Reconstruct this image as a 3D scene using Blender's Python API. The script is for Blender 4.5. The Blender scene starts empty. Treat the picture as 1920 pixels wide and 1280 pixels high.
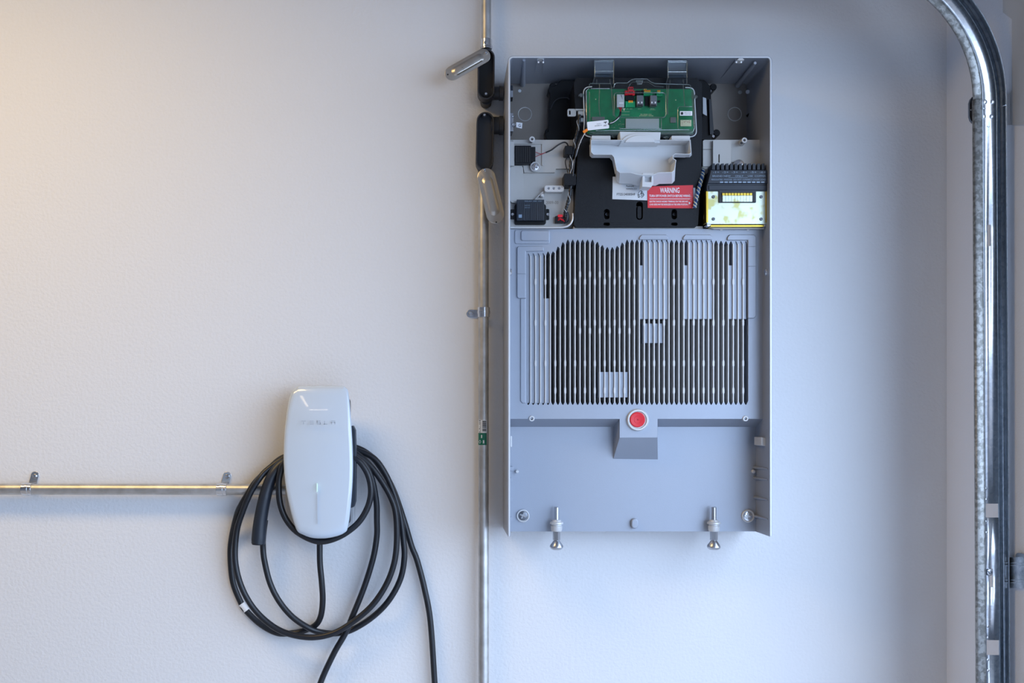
import bpy, bmesh, math, random
from mathutils import Vector, Matrix
from mathutils.geometry import tessellate_polygon
random.seed(7)
C = bpy.context.scene.collection
# ---------------------------------------------------------------- camera
FPX, D, ZC, VU, VV = 1789.0, 2.37, 1.25, 830.0, 790.0   # focal px, wall distance, eye height, wall-normal point
cam = bpy.data.cameras.new('camera'); camo = bpy.data.objects.new('camera', cam); C.objects.link(camo)
camo.location = (0, -D, ZC); camo.rotation_euler = (math.pi/2, 0, 0)
cam.sensor_width = 36; cam.lens = FPX/1920*36
cam.shift_x = (960-VU)/1920; cam.shift_y = (VV-640)/1920
cam.clip_start = 0.02
bpy.context.scene.camera = camo
# ---------------------------------------------------------------- world, lights, exposure
w = bpy.data.worlds.new('sky'); bpy.context.scene.world = w; w.use_nodes = True
bg = w.node_tree.nodes['Background']; bg.inputs[0].default_value = (.565, .73, 1.0, 1); bg.inputs[1].default_value = 6.1
def area(name, loc, target, sx, sy, col, e, spread=180):
    l = bpy.data.lights.new(name, 'AREA'); l.shape = 'RECTANGLE'; l.size = sx; l.size_y = sy
    l.color = col; l.energy = e; l.spread = math.radians(spread)
    o = bpy.data.objects.new(name, l); C.objects.link(o); o.location = loc
    o.rotation_euler = (Vector(target)-Vector(loc)).to_track_quat('-Z', 'Y').to_euler(); return o
area('tube_lamp', (-1.35, -1.1, 2.68), (-1.35, -1.1, 0), 1.2, .5, (1.0, .69, .29), 29)
area('far_tube_lamp', (-1.35, -3.7, 2.68), (-1.35, -3.7, 0), .10, 1.0, (1.0, .76, .50), 2.5)
area('far_tube_lamp', (-.9, -4.6, 2.68), (-.9, -4.6, 0), .9, .08, (1.0, .80, .60), 2.5)
area('cool_fill', (-2.2, -5.6, 1.2), (-1.6, 0, 1.0), 2.0, 1.4, (.62, .82, 1.0), 2)  # added bluish fill from behind the camera, lifts the lower left wall
pt = area('doorway_portal', (1.30, -2.85, 1.1), (0, -2.85, 1.1), 4.9, 2.2, (1, 1, 1), 1); pt.data.cycles.is_portal = True
vs = bpy.context.scene.view_settings
vs.view_transform = 'Standard'; vs.look = 'None'; vs.gamma = 1; vs.use_curve_mapping = False; vs.exposure = 0.0
bpy.context.scene.cycles.max_bounces = 8
bpy.context.scene.cycles.transparent_max_bounces = 12
# ---------------------------------------------------------------- materials
M = {}
def mat(name, col, rough=.5, metal=0., bump=None, coat=0., col2=None, cscale=40, spec=.5, ctype='noise', dist=.002, cfac=(.35,.65)):
    m = bpy.data.materials.new(name); m.use_nodes = True; nt = m.node_tree; N = nt.nodes; L = nt.links
    b = N['Principled BSDF']; b.inputs['Base Color'].default_value = (*col, 1)
    b.inputs['Roughness'].default_value = rough; b.inputs['Metallic'].default_value = metal
    b.inputs['Coat Weight'].default_value = coat; b.inputs['Specular IOR Level'].default_value = spec
    b.inputs['Coat Roughness'].default_value = .04
    tc = N.new('ShaderNodeTexCoord')
    if col2:
        t = N.new('ShaderNodeTexNoise' if ctype == 'noise' else 'ShaderNodeTexVoronoi')
        t.inputs['Scale'].default_value = cscale; L.new(tc.outputs['Object'], t.inputs['Vector'])
        r = N.new('ShaderNodeValToRGB'); r.color_ramp.elements[0].color = (*col, 1); r.color_ramp.elements[1].color = (*col2, 1)
        r.color_ramp.elements[0].position = cfac[0]; r.color_ramp.elements[1].position = cfac[1]
        L.new(t.outputs['Fac'] if ctype == 'noise' else t.outputs['Color'], r.inputs['Fac']); L.new(r.outputs['Color'], b.inputs['Base Color'])
    if bump:
        n = N.new('ShaderNodeTexNoise'); n.inputs['Scale'].default_value = bump[0]; n.inputs['Detail'].default_value = 3
        L.new(tc.outputs['Object'], n.inputs['Vector'])
        bp = N.new('ShaderNodeBump'); bp.inputs['Strength'].default_value = bump[1]; bp.inputs['Distance'].default_value = dist
        L.new(n.outputs['Fac'], bp.inputs['Height']); L.new(bp.outputs['Normal'], b.inputs['Normal'])
    M[name] = m; return m
mat('wall_paint', (.72, .72, .73), .75, bump=(130, .32), dist=.004)
mat('jamb_paint', (.78, .79, .83), .6, bump=(220, .25), dist=.002)
mat('ceiling_paint', (.34, .34, .36), .8, bump=(90, .3))
mat('concrete', (.50, .52, .56), .7, bump=(40, .3), col2=(.42, .44, .48), cscale=3)
mat('asphalt', (.16, .15, .145), .8, bump=(60, .4))
mat('cast', (.345, .375, .435), .46, .45, bump=(900, .25), dist=.0006)
mat('sheet', (.31, .28, .25), .42, .6, bump=(700, .1), dist=.0004, col2=(.26, .235, .21), cscale=9)
mat('castwarm', (.47, .46, .44), .46, .35, bump=(900, .25), dist=.0006)
mat('castlight', (.60, .60, .60), .45, .3, bump=(900, .2), dist=.0005)
mat('rimmetal', (.66, .68, .71), .4, .3)
mat('blackplastic', (.0075, .0085, .011), .42, bump=(900, .5), dist=.0009, spec=.25)
mat('blacksmooth', (.006, .0065, .008), .35, spec=.3)
mat('darkgrey', (.045, .05, .058), .45, bump=(600, .2), dist=.0006)
mat('slate', (.014, .020, .032), .42)
mat('cable', (.007, .0085, .013), .40, bump=(500, .15), dist=.0004)
mat('condulet', (.026, .030, .040), .5, bump=(800, .35), dist=.0008)
mat('hollow', (.010, .010, .012), .55)
mat('emt', (.62, .61, .60), .46, 1.0, bump=(140, .2), dist=.0006, col2=(.50, .49, .47), cscale=35)
mat('zinc', (.72, .73, .75), .2, 1.0)
mat('cover', (.60, .56, .50), .36, 1.0, bump=(600, .15), dist=.0004)
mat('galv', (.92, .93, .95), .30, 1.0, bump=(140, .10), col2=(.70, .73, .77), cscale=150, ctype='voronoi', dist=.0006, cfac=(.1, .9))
mat('galv_shaded', (.42, .46, .50), .34, 1.0, bump=(140, .10), col2=(.30, .34, .38), cscale=150, ctype='voronoi', dist=.0006, cfac=(.1, .9))  # same galv, with the rolled edge's dark reflections put into the colour
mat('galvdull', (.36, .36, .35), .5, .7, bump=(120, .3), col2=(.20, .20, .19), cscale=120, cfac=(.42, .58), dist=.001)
mat('steel', (.52, .53, .56), .3, 1.0)
mat('darksteel', (.16, .17, .19), .35, 1.0)
mat('gold', (.50, .48, .20), .38, .85, col2=(.64, .70, .58), cscale=38, cfac=(.34, .46))
mat('goldedge', (.62, .44, .07), .3, 1.0)
mat('whiteplastic', (.62, .64, .66), .42)
mat('lightplastic', (.46, .47, .49), .45)
mat('glasswhite', (.56, .63, .71), .22, coat=1.0)
mat('pcb', (.0, .15, .055), .4, col2=(.0, .20, .07), cscale=70, coat=.2)
mat('pcbbright', (.0, .30, .11), .4)
mat('red', (.72, .012, .025), .4)
mat('redlabel', (.70, .03, .04), .4)
mat('orange', (.95, .24, .01), .45)
mat('yellow', (.75, .62, .08), .45)
mat('beige', (.72, .66, .45), .5)
mat('paper', (.62, .66, .70), .5)
mat('ink', (.01, .01, .015), .5)
mat('white', (.85, .86, .88), .5)
mat('greyprint', (.33, .37, .43), .4)
mat('softprint', (.38, .43, .50), .3)
mat('navyprint', (.22, .30, .40), .4)
mat('greenlabel', (.0, .12, .07), .4)
mat('chip', (.16, .165, .17), .4)
mat('shield', (.48, .50, .50), .42, .5)
mat('rj', (.17, .18, .20), .35, .6)
mat('wirered', (.30, .02, .03), .4)
mat('wireblue', (.05, .12, .30), .4)
mat('dirt', (.10, .09, .08), .8)
def clear(name, tint, glossy, rough=.06):
    m = bpy.data.materials.new(name); m.use_nodes = True; nt = m.node_tree; N = nt.nodes; L = nt.links; N.clear()
    o = N.new('ShaderNodeOutputMaterial'); t = N.new('ShaderNodeBsdfTransparent'); t.inputs[0].default_value = (*tint, 1)
    g = N.new('ShaderNodeBsdfGlossy'); g.inputs['Roughness'].default_value = rough
    fr = N.new('ShaderNodeFresnel'); fr.inputs[0].default_value = 1.5
    mr = N.new('ShaderNodeMath'); mr.operation = 'MULTIPLY_ADD'; mr.inputs[1].default_value = .6; mr.inputs[2].default_value = glossy
    mx = N.new('ShaderNodeMixShader'); L.new(fr.outputs[0], mr.inputs[0]); L.new(mr.outputs[0], mx.inputs[0])
    L.new(t.outputs[0], mx.inputs[1]); L.new(g.outputs[0], mx.inputs[2]); L.new(mx.outputs[0], o.inputs[0]); M[name] = m
clear('clear', (.97, .99, .98), .0)
clear('clearedge', (.80, .86, .84), .22, .2)
clear('cleartab', (.60, .68, .74), .06, .12)
def emis(name, col, s):
    m = bpy.data.materials.new(name); m.use_nodes = True; b = m.node_tree.nodes['Principled BSDF']
    b.inputs['Emission Color'].default_value = (*col, 1); b.inputs['Emission Strength'].default_value = s; M[name] = m
emis('led', (.25, 1, .6), .55)
# ---------------------------------------------------------------- geometry helpers
def P(u, v, h):            # point at pixel direction (u,v), h metres in front of the wall
    k = (D-h)/FPX
    return Vector(((u-VU)*k, -h, ZC-(v-VV)*k))
def RW(u, v, X=1.25):      # point on the door-side wall plane
    dep = X*FPX/(u-VU)
    return Vector((X, dep-D, ZC-(v-VV)*dep/FPX))
class MB:
    def __init__(s): s.v = []; s.f = []
    def add(s, vs, fs):
        b = len(s.v); s.v += [Vector(x) for x in vs]; s.f += [tuple(i+b for i in f) for f in fs]; return s
    def prism(s, out, h1, h0, holes=(), back=None, caps=(1, 1)):
        """outline in px at depth h1 (front), pushed straight back to h0; back = own outline (px) at h0"""
        rings = [out]+list(holes); F = []; B = []
        for k, r in enumerate(rings):
            fr = [P(u, v, h1) for u, v in r]
            if back is not None and k == 0: bk = [P(u, v, h0) for u, v in back]
            else: bk = [Vector((p.x, -h0, p.z)) for p in fr]
            F.append(fr); B.append(bk)
        n = sum(len(r) for r in rings); vs = [p for r in F for p in r]+[p for r in B for p in r]; fs = []
        o = 0
        for r in F:
            m = len(r)
            for i in range(m): j = (i+1) % m; fs.append((o+i, o+j, n+o+j, n+o+i))
            o += m
        if holes:
            ff = [[Vector((p.x, p.z, 0)) for p in r] for r in F]; T = tessellate_polygon(ff)
            bb = [[Vector((p.x, p.z, 0)) for p in r] for r in B]; T2 = tessellate_polygon(bb)
            if caps[0]: fs += [tuple(t) for t in T]
            if caps[1]: fs += [tuple(i+n for i in t) for t in T2]
        else:
            if caps[0]: fs.append(tuple(range(n)))
            if caps[1]: fs.append(tuple(range(2*n-1, n-1, -1)))
        return s.add(vs, fs)
    def box(s, u0, v0, u1, v1, h1, h0): return s.prism([(u0, v0), (u1, v0), (u1, v1), (u0, v1)], h1, h0)
    def wbox(s, a, b):
        x0, y0, z0 = a; x1, y1, z1 = b
        return s.add([(x, y, z) for x in (x0, x1) for y in (y0, y1) for z in (z0, z1)],
                     [(0,1,3,2), (4,6,7,5), (0,4,5,1), (2,3,7,6), (0,2,6,4), (1,5,7,3)])
    def lathe(s, p, ax, prof, n=24):
        ax = Vector(ax).normalized(); a = ax.orthogonal().normalized(); b = ax.cross(a); vs = []; fs = []; p = Vector(p)
        for t, r in prof:
            for i in range(n):
                q = 2*math.pi*i/n; vs.append(p+ax*t+(a*math.cos(q)+b*math.sin(q))*max(r, 1e-5))
        for k in range(len(prof)-1):
            for i in range(n): j = (i+1) % n; fs.append((k*n+i, k*n+j, (k+1)*n+j, (k+1)*n+i))
        fs.append(tuple(range(n-1, -1, -1))); fs.append(tuple(range((len(prof)-1)*n, len(prof)*n)))
        return s.add(vs, fs)
    def cyl(s, a, b, r0, r1=None, n=20):
        a = Vector(a); b = Vector(b); r1 = r0 if r1 is None else r1
        return s.lathe(a, b-a, [(0, r0), ((b-a).length, r1)], n)
    def tube(s, pts, r, n=12, closed=False):
        pts = [Vector(p) for p in pts]; m = len(pts); vs = []; fs = []; up = None
        for i, p in enumerate(pts):
            t = (pts[(i+1) % m]-pts[i-1]) if closed else (pts[min(i+1, m-1)]-pts[max(i-1, 0)])
            t = t.normalized()
            if up is None: up = t.orthogonal().normalized()
            up = (up-t*up.dot(t)).normalized(); sd = t.cross(up); rr = r[i] if isinstance(r, (list, tuple)) else r
            for k in range(n):
                q = 2*math.pi*k/n; vs.append(p+(up*math.cos(q)+sd*math.sin(q))*rr)
        for i in range(m if closed else m-1):
            j = (i+1) % m
            for k in range(n): l = (k+1) % n; fs.append((i*n+k, i*n+l, j*n+l, j*n+k))
        if not closed: fs.append(tuple(range(n-1, -1, -1))); fs.append(tuple(range((m-1)*n, m*n)))
        return s.add(vs, fs)
    def screw(s, u, v, h, r, t=.003, drive=True):
        """round head facing the room with a recessed drive; r in metres"""
        p = P(u, v, h); pr = [(-.004, r*.5), (0, r), (t*.6, r*.97), (t, r*.75)]
        if drive: pr += [(t, r*.38), (t*.25, r*.3)]
        return s.lathe(p, (0, -1, 0), pr, 20)
    def disc(s, u, v, h, r, t=.002, n=28): return s.lathe(P(u, v, h), (0, -1, 0), [(0, r), (t*.8, r), (t, r*.93)], n)
def cr(pts, n=10, closed=False):
    """Catmull-Rom through points"""
    pts = [Vector(p) for p in pts]; out = []; m = len(pts)
    g = (lambda i: pts[i % m]) if closed else (lambda i: pts[max(0, min(m-1, i))])
    for i in range(m if closed else m-1):
        a, b, c, d = g(i-1), g(i), g(i+1), g(i+2)
        for k in range(n):
            t = k/n; out.append(.5*((2*b)+(c-a)*t+(2*a-5*b+4*c-d)*t*t+(3*b-a-3*c+d)*t**3))
    if not closed: out.append(pts[-1])
    return out
def rr(x0, y0, x1, y1, r, n=5):
    o = []
    for cx, cy, a in ((x1-r, y0+r, -90), (x1-r, y1-r, 0), (x0+r, y1-r, 90), (x0+r, y0+r, 180)):
        for i in range(n+1): q = math.radians(a+90*i/n); o.append((cx+r*math.cos(q), cy+r*math.sin(q)))
    return o
def capsule(a, b, r, n=10):
    ax, ay = a; bx, by = b; an = math.atan2(by-ay, bx-ax); o = []
    for i in range(n+1): q = an-math.pi/2+math.pi*i/n; o.append((bx+r*math.cos(q), by+r*math.sin(q)))
    for i in range(n+1): q = an+math.pi/2+math.pi*i/n; o.append((ax+r*math.cos(q), ay+r*math.sin(q)))
    return o
def circ(u, v, r, n=24): return [(u+r*math.cos(2*math.pi*i/n), v+r*math.sin(2*math.pi*i/n)) for i in range(n)]
def rot(pts, c, deg):
    q = math.radians(deg); return [(c[0]+(x-c[0])*math.cos(q)-(y-c[1])*math.sin(q), c[1]+(x-c[0])*math.sin(q)+(y-c[1])*math.cos(q)) for x, y in pts]
def text(mb, s, u0, v0, u1, v1, h, deg=0, bold=False):
    """lettering fitted into a px box, facing the room, raised 0.15 mm"""
    cu = bpy.data.curves.new('t', 'FONT'); cu.body = s; cu.extrude = 0; cu.resolution_u = 2; cu.offset = .012 if bold else 0
    o = bpy.data.objects.new('t', cu); C.objects.link(o); dg = bpy.context.evaluated_depsgraph_get()
    me = bpy.data.meshes.new_from_object(o.evaluated_get(dg)); vs = [v.co.copy() for v in me.vertices]; fs = [tuple(p.vertices) for p in me.polygons]
    bpy.data.objects.remove(o); bpy.data.curves.remove(cu); bpy.data.meshes.remove(me)
    if not vs: return mb
    xa, xb = min(v.x for v in vs), max(v.x for v in vs); ya, yb = min(v.y for v in vs), max(v.y for v in vs)
    pts = [(u0+(v.x-xa)/(xb-xa)*(u1-u0), v1-(v.y-ya)/(yb-ya)*(v1-v0)) for v in vs]
    pts = rot(pts, ((u0+u1)/2, (v0+v1)/2), deg)
    return mb.add([P(u, v, h) for u, v in pts], fs)
def empty(name, loc, label, cat, group=None):
    o = bpy.data.objects.new(name, None); C.objects.link(o); o.location = loc; o.empty_display_size = .05
    o['label'] = label; o['category'] = cat
    if group: o['group'] = group
    return o
def wloc(o):
    l = Vector(o.location)
    while o.parent: o = o.parent; l += Vector(o.location)
    return l
SPLIT = {'casting_pad','cable_clip','green_terminal','compartment_lip','connector_hole','orange_lever','yellow_lever','chip','gold_pin','pin_plate','gold_edge','plate_corner','tray_hinge','groove_floor','black_header','module_frame','socket_tab','cover_welt','tab_edge','gasket_ridge','tag_wire','screw_set','block_rib','terminal_slot','card_mark','tray_field','white_strand','strand'}
def pieces(mb):
    par = list(range(len(mb.v)))
    def fd(i):
        while par[i] != i: par[i] = par[par[i]]; i = par[i]
        return i
    for f in mb.f:
        for i in f[1:]: par[fd(i)] = fd(f[0])
    g = {}
    for f in mb.f: g.setdefault(fd(f[0]), []).append(f)
    out = []
    for fs in g.values():
        ids = sorted({i for f in fs for i in f}); mp_ = {i: k for k, i in enumerate(ids)}
        o = MB(); o.v = [mb.v[i] for i in ids]; o.f = [tuple(mp_[i] for i in f) for f in fs]; out.append(o)
    return out
def build(name, mb, m, parent=None, bevel=0, label=None, cat=None, group=None, smooth=True, kind=None, seg=2, ang=35):
    if name in SPLIT:
        ps = pieces(mb)
        if len(ps) > 1: return [build1(name, p, m, parent, bevel, label, cat, group, smooth, kind, seg, ang) for p in ps][0]
    return build1(name, mb, m, parent, bevel, label, cat, group, smooth, kind, seg, ang)
def build1(name, mb, m, parent, bevel, label, cat, group, smooth, kind, seg, ang):
    me = bpy.data.meshes.new(name); bm = bmesh.new(); org = wloc(parent) if parent else Vector((0, 0, 0))
    bv = [bm.verts.new(v-org) for v in mb.v]
    for f in mb.f:
        try: bm.faces.new([bv[i] for i in f])
        except ValueError: pass
    bmesh.ops.recalc_face_normals(bm, faces=bm.faces); bm.to_mesh(me); bm.free()
    if smooth:
        me.polygons.foreach_set('use_smooth', [True]*len(me.polygons)); me.set_sharp_from_angle(angle=math.radians(ang))
    me.materials.append(M[m]); o = bpy.data.objects.new(name, me); C.objects.link(o)
    if parent: o.parent = parent
    if bevel:
        b = o.modifiers.new('bevel', 'BEVEL'); b.width = bevel; b.segments = seg; b.limit_method = 'ANGLE'; b.angle_limit = math.radians(40)
        b.harden_normals = True
    if label: o['label'] = label
    if cat: o['category'] = cat
    if group: o['group'] = group
    if kind: o['kind'] = kind
    return o
def copy_tree(o, parent=None):
    c = o.copy(); C.objects.link(c); c.parent = parent
    for ch in [x for x in o.children]: copy_tree(ch, c)
    return c
# ================================================================ the setting
XR, RET = 1.252, -.345                       # door-side wall plane, end of its return
build('wall_back', MB().wbox((-4.6, 0, 0), (XR+.12, .12, 2.75)), 'wall_paint', kind='structure', smooth=False)
build('wall_right', MB().wbox((XR, RET, 0), (XR+.12, 0, 2.75)).wbox((XR, -5.3, 2.2), (XR+.12, RET, 2.75)).wbox((XR, -6.4, 0), (XR+.12, -5.3, 2.75)), 'jamb_paint', kind='structure', smooth=False)
build('wall_left', MB().wbox((-4.7, -6.4, 0), (-4.6, .12, 2.75)), 'ceiling_paint', kind='structure', smooth=False)
build('wall_front', MB().wbox((-4.6, -6.5, 0), (XR+.12, -6.4, 2.75)), 'ceiling_paint', kind='structure', smooth=False)
build('ceiling', MB().wbox((-4.7, -6.5, 2.75), (XR+.12, .12, 2.85)), 'ceiling_paint', kind='structure', smooth=False)
build('floor', MB().wbox((-4.7, -6.5, -.1), (1.37, .12, 0)), 'concrete', kind='structure', smooth=False)
build('driveway_1', MB().wbox((1.37, -9, -.1), (7, 3, -.01)), 'asphalt', kind='structure', smooth=False)  # unseen driveway outside, added dark to cut blue bounce on the upper wall

# ================================================================ battery unit
BX = P(1200, 1004, .18)
bat = empty('home_battery_unit', (BX.x, 0, BX.z), 'tall grey cast metal battery unit on the wall with its front cover off', 'battery unit')
HF, HP, HL, HM, HD, HG = .180, .133, .084, .110, .014, .045   # rim, fin platform, lower panel, mid plate, cavity floor, groove floor
hs = MB()
# U shaped wall of the casting
def upath(x0, x1, y0, y1, r, n=6):
    o = [(x0, y1)]
    for i in range(n+1): q = math.radians(180+90*i/n); o.append((x0+r+r*math.cos(q), y0+r+r*math.sin(q)))
    for i in range(n+1): q = math.radians(270+90*i/n); o.append((x1-r+r*math.cos(q), y0+r+r*math.sin(q)))
    return o+[(x1, y1)]
def ushell(mb, o1, i1, h1, h0, dx=0):
    n = len(o1); ring = [P(u, v, h1) for u, v in o1]+[P(u, v, h1) for u, v in i1[::-1]]
    k = len(ring); bk = [Vector((p.x, -h0, p.z)) for p in ring]; vs = ring+bk; fs = []
    for i in range(k): j = (i+1) % k; fs.append((i, j, k+j, k+i))
    for i in range(n-1): a, b, c, d = i, i+1, k-2-i, k-1-i; fs.append((a, b, c, d)); fs.append((k+d, k+c, k+b, k+a))
    mb.add(vs, fs)
ushell(hs, upath(952.5, 1447.5, 104.5, 1005.5, 9), upath(956.8, 1443.2, 108.8, 1005.5, 5.5), HF, .006)
rim = MB(); ushell(rim, upath(953.3, 1446.9, 105.1, 1005.3, 8.6), upath(956.2, 1443.9, 108.1, 1005.3, 6), HF+.0008, HF-.002)
build('front_rim', rim, 'rimmetal', bat, bevel=.0006)
# cavity floor sheet, mid plates
fin = [990.5+9.27*i for i in range(45)]
def ytop(x):
    T = [(980,475),(1019,474),(1028,471),(1037,471),(1046,462),(1055,454),(1064,449),(1111,449),(1120,453),(1129,459),(1138,463),(1148,463),(1157,461),(1166,455),(1176,449),(1330,450),(1364,452),(1410,452)]
    for (a, b), (c, d) in zip(T, T[1:]):
        if a <= x <= c: return b+(d-b)*(x-a)/(c-a)
    return T[-1][1]
zig = []
for i, x in enumerate(fin):
    if i == 0: zig.append((x-4.2, ytop(x)+9))
    zig += [(x-1.1, ytop(x)+1), (x, ytop(x)), (x+1.1, ytop(x)+1), (x+4.6, (ytop(x)+ytop(x+9.27))/2+9)]
for i in range(44, -1, -1):
    x = fin[i]
    if i == 44: zig.append((x+4.6, 751))
    zig += [(x+1, 758.5), (x-1, 758.5), (x-4.5, 751)]
zig = zig[:-1]+[(fin[0]-4.2, 751)]
F = [(956.5,429),(1434.5,429),(1434.5,785),(1233,785),(1232.5,820),(1162,820),(1162,785),(956.5,785)]
B = [(951,429),(1424,429),(1424,800),(1233,800),(1233.5,861),(1150,860),(1150,800),(951,800)]
Fw = [P(u, v, HP) for u, v in F]; Bw = [P(u, v, HL) for u, v in B]
zf = [P(u, v, HP) for u, v in zig]; zb = [Vector((p.x, -HG, p.z)) for p in zf]
T = tessellate_polygon([[Vector((p.x, p.z, 0)) for p in Fw], [Vector((p.x, p.z, 0)) for p in zf]])
hs.add(Fw+zf, T)
hs.add(Fw+Bw, [(i, (i+1) % 8, 8+(i+1) % 8, 8+i) for i in range(8)])
nz = len(zf); hs.add(zf+zb, [(i, (i+1) % nz, nz+(i+1) % nz, nz+i) for i in range(nz)]); hs.add(zb, [tuple(range(nz))])
# lower panel slab (down to the open bottom)
lp = [P(950, 790, HL), P(1422.5, 790, HL), P(1422.5, 996, HL), P(950, 996, HL)]
lpb = [Vector((p.x, -.008, p.z)) for p in lp]
hs.add(lp+lpb, [(0,1,2,3), (3,2,6,7), (0,3,7,4), (1,5,6,2), (4,5,1,0), (7,6,5,4)])
build('housing', hs, 'cast', bat, bevel=.0009)
cv = MB(); cv.prism([(950,150),(1407,150),(1407,430),(950,430)], HD, .008)
build('cavity_backplate', cv, 'sheet', bat)
ms = MB()
ms.prism([(956,262),(1075,262),(1075,427),(956,427)], HM, .016)
ms.prism(rr(1318,262,1429,440,4), HM, .016)
ms.prism([(1075,424),(1318,424),(1318,432),(1075,432)], .128, .016)
# raised fields of the left plate
ms.prism([(962,262),(1074,262),(1074,316),(1043,316),(1040,323),(983,323),(981,311),(962,311)], HM+.009, HM-.002)
ms.prism(rr(957,311,981,380,5), HM+.012, HM-.002)
ms.prism(rr(957,265,964.5,310.5,1.5), HM+.022, HM-.002)
ms.prism([(957,400),(1030,400),(1030,404),(1062,404),(1062,427),(957,427)], HM+.008, HM-.002)
ms.prism(rr(1004,273,1017,308,2), HM+.0055, HM)
# right plate fields
ms.prism(rr(1337,262,1371,312,2.5), HM+.013, HM-.002, holes=[capsule((1348.2,290),(1348.2,304),1.1,4)])
ms.prism([(1318,264),(1336,264),(1336,279.5),(1318,279.5)], HM+.003, HM-.002)
ms.prism([(1318,281),(1336,281),(1336,312),(1318,312)], HM+.003, HM-.002)
ms.prism(rr(1371,281,1388.5,304,1.5), HM+.002, HM-.002)
ms.prism([(1427,266),(1429.5,266),(1429.5,312),(1427,312)], HM+.006, HM-.002)
ms.prism([(965,268),(1018,268),(1018,310),(1016,310),(1016,270),(965,270)], HM+.012, HM)
build('terminal_tray', ms, 'castwarm', bat, bevel=.0014)
# ridges (gasket lips)
rg = MB()
rg.tube(cr([P(957,426.5,.139), P(1040,426.5,.139), P(1058,425.5,.139), P(1068,421,.139), P(1073.5,412,.139), P(1074,400,.137)], 6), .0022, 8)
rg.tube(cr([P(1321,400,.137), P(1321.5,412,.139), P(1326,422,.139), P(1337,427.5,.139), P(1352,428,.139), P(1442,428,.139)], 6), .0022, 8)
for u in (1352.5, 1402.5): rg.prism(rr(u-2.5,428.5,u+2.5,432,1), .1345, .131)
build('compartment_lip', rg, 'castlight', bat)
# pads cast on the platform
pd = MB()
pd.prism(rr(965,430.5,1031,457,4), HP+.0025, HP-.002); pd.prism(rr(977,432,1030.5,451,4), HP+.006, HP-.002)
pd.prism([(969.5,465),(972,461.5),(1016,461.5),(1019.5,464),(1019.5,470),(986,471),(986,559),(972,559),(969.5,556)], HP+.005, HP-.002)
pd.prism([(969.8,512.5),(985.8,512.5),(985.8,513.6),(969.8,513.6)], HP+.0062, HP)
pd.prism([(976,559),(986,559),(986,756),(980,756),(976,752)], HP+.003, HP-.002)
for a, b in ((1199,1253.5), (1281,1336)): pd.prism([(a,449),(a,445),(a+4,439.5),(b-4,439.5),(b,444),(b,449)], HP+.0045, HP-.002)
pd.prism([(1364,450),(1364,445),(1368,439.5),(1414,439.5),(1418,444),(1418,592),(1414,596.5),(1402.5,596.5),(1402.5,450)], HP+.0045, HP-.002)
for y in (461.5, 498.5): pd.prism([(1403,y),(1418,y),(1418,y+1),(1403,y+1)], HP+.0055, HP)
pd.prism([(1402.3,609),(1403.8,609),(1403.8,626),(1402.3,626)], HP+.002, HP-.002)
build('casting_pad', pd, 'cast', bat, bevel=.0016, seg=3)
# heat sink: fins plus shallow groove floors
hsk = MB(); gf = MB()
hsk.box(987, 476, 1401, 752, HG+.0008, HG-.002)
for r in ((985,473,1019.5,560,.1285), (985,559,1032,756,.1285), (1205,452,1253,598,.1290), (1199,497,1206,598,.1290), (1289,452,1336,598,.1290), (1281,497,1290,598,.1290),
          (1373,453,1400,598,.1290), (1364,497,1374,598,.1290), (1205,606,1243,643,.1270), (1122,697,1177,745,.1285),
          (1037,518,1082,545,.072), (1037,548,1082,566,.066), (1255,627,1400,740,.064)):
    gf.box(*r[:4], r[4], HG+.001)
sink = build('heat_sink', hsk, 'cast', bat)
build('groove_floor', gf, 'cast', sink, bevel=.0008)
for i in range(44):
    x = fin[i]+4.63; y0 = (ytop(fin[i])+ytop(fin[i+1]))/2+5; f = MB()
    a = P(x-.95, y0, HP+.0006); b = P(x+.95, 754.5, HP+.0006); bw = .0006
    # tapered blade: wider at its root
    vs = [(a.x, a.y, a.z), (b.x, a.y, a.z), (b.x, a.y, b.z), (a.x, a.y, b.z)]
    vs += [(a.x-bw, -HG, a.z), (b.x+bw, -HG, a.z), (b.x+bw, -HG, b.z), (a.x-bw, -HG, b.z)]
    f.add(vs, [(0,1,2,3), (7,6,5,4), (0,4,5,1), (1,5,6,2), (2,6,7,3), (3,7,4,0)])
    ys = []
    if i % 2 == 1: ys = [528, 605, 681, 732]
    elif 10 <= i <= 20: ys = [514, 620]
    for y in ys:
        if not (i < 4 and y > 700): f.prism([(x-1.7,y-4),(x-1,y-6),(x+1,y-6),(x+1.7,y-4),(x+1.7,y+4),(x+1,y+6),(x-1,y+6),(x-1.7,y+4)], HP+.0010, HP-.014)
    build('fin', f, 'castlight', sink, smooth=False)
# red button
rb = MB(); rb.lathe(P(1195.5,787,HP), (0,-1,0), [(-.003,.0262),(.004,.0258),(.0065,.024),(.0065,.0205),(.003,.0195)], 40)
ring = build('button_ring', rb, 'castlight', bat)
rb = MB(); rb.lathe(P(1195,786.5,HP+.0025), (0,-1,0), [(0,.0180),(.003,.0178),(.0042,.016),(.0035,.0085),(.0040,.0080),(.0036,.003),(.0036,.0014),(.001,.001)], 40)
build('red_plug', rb, 'red', bat, label='red round plug above the lower panel')
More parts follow.
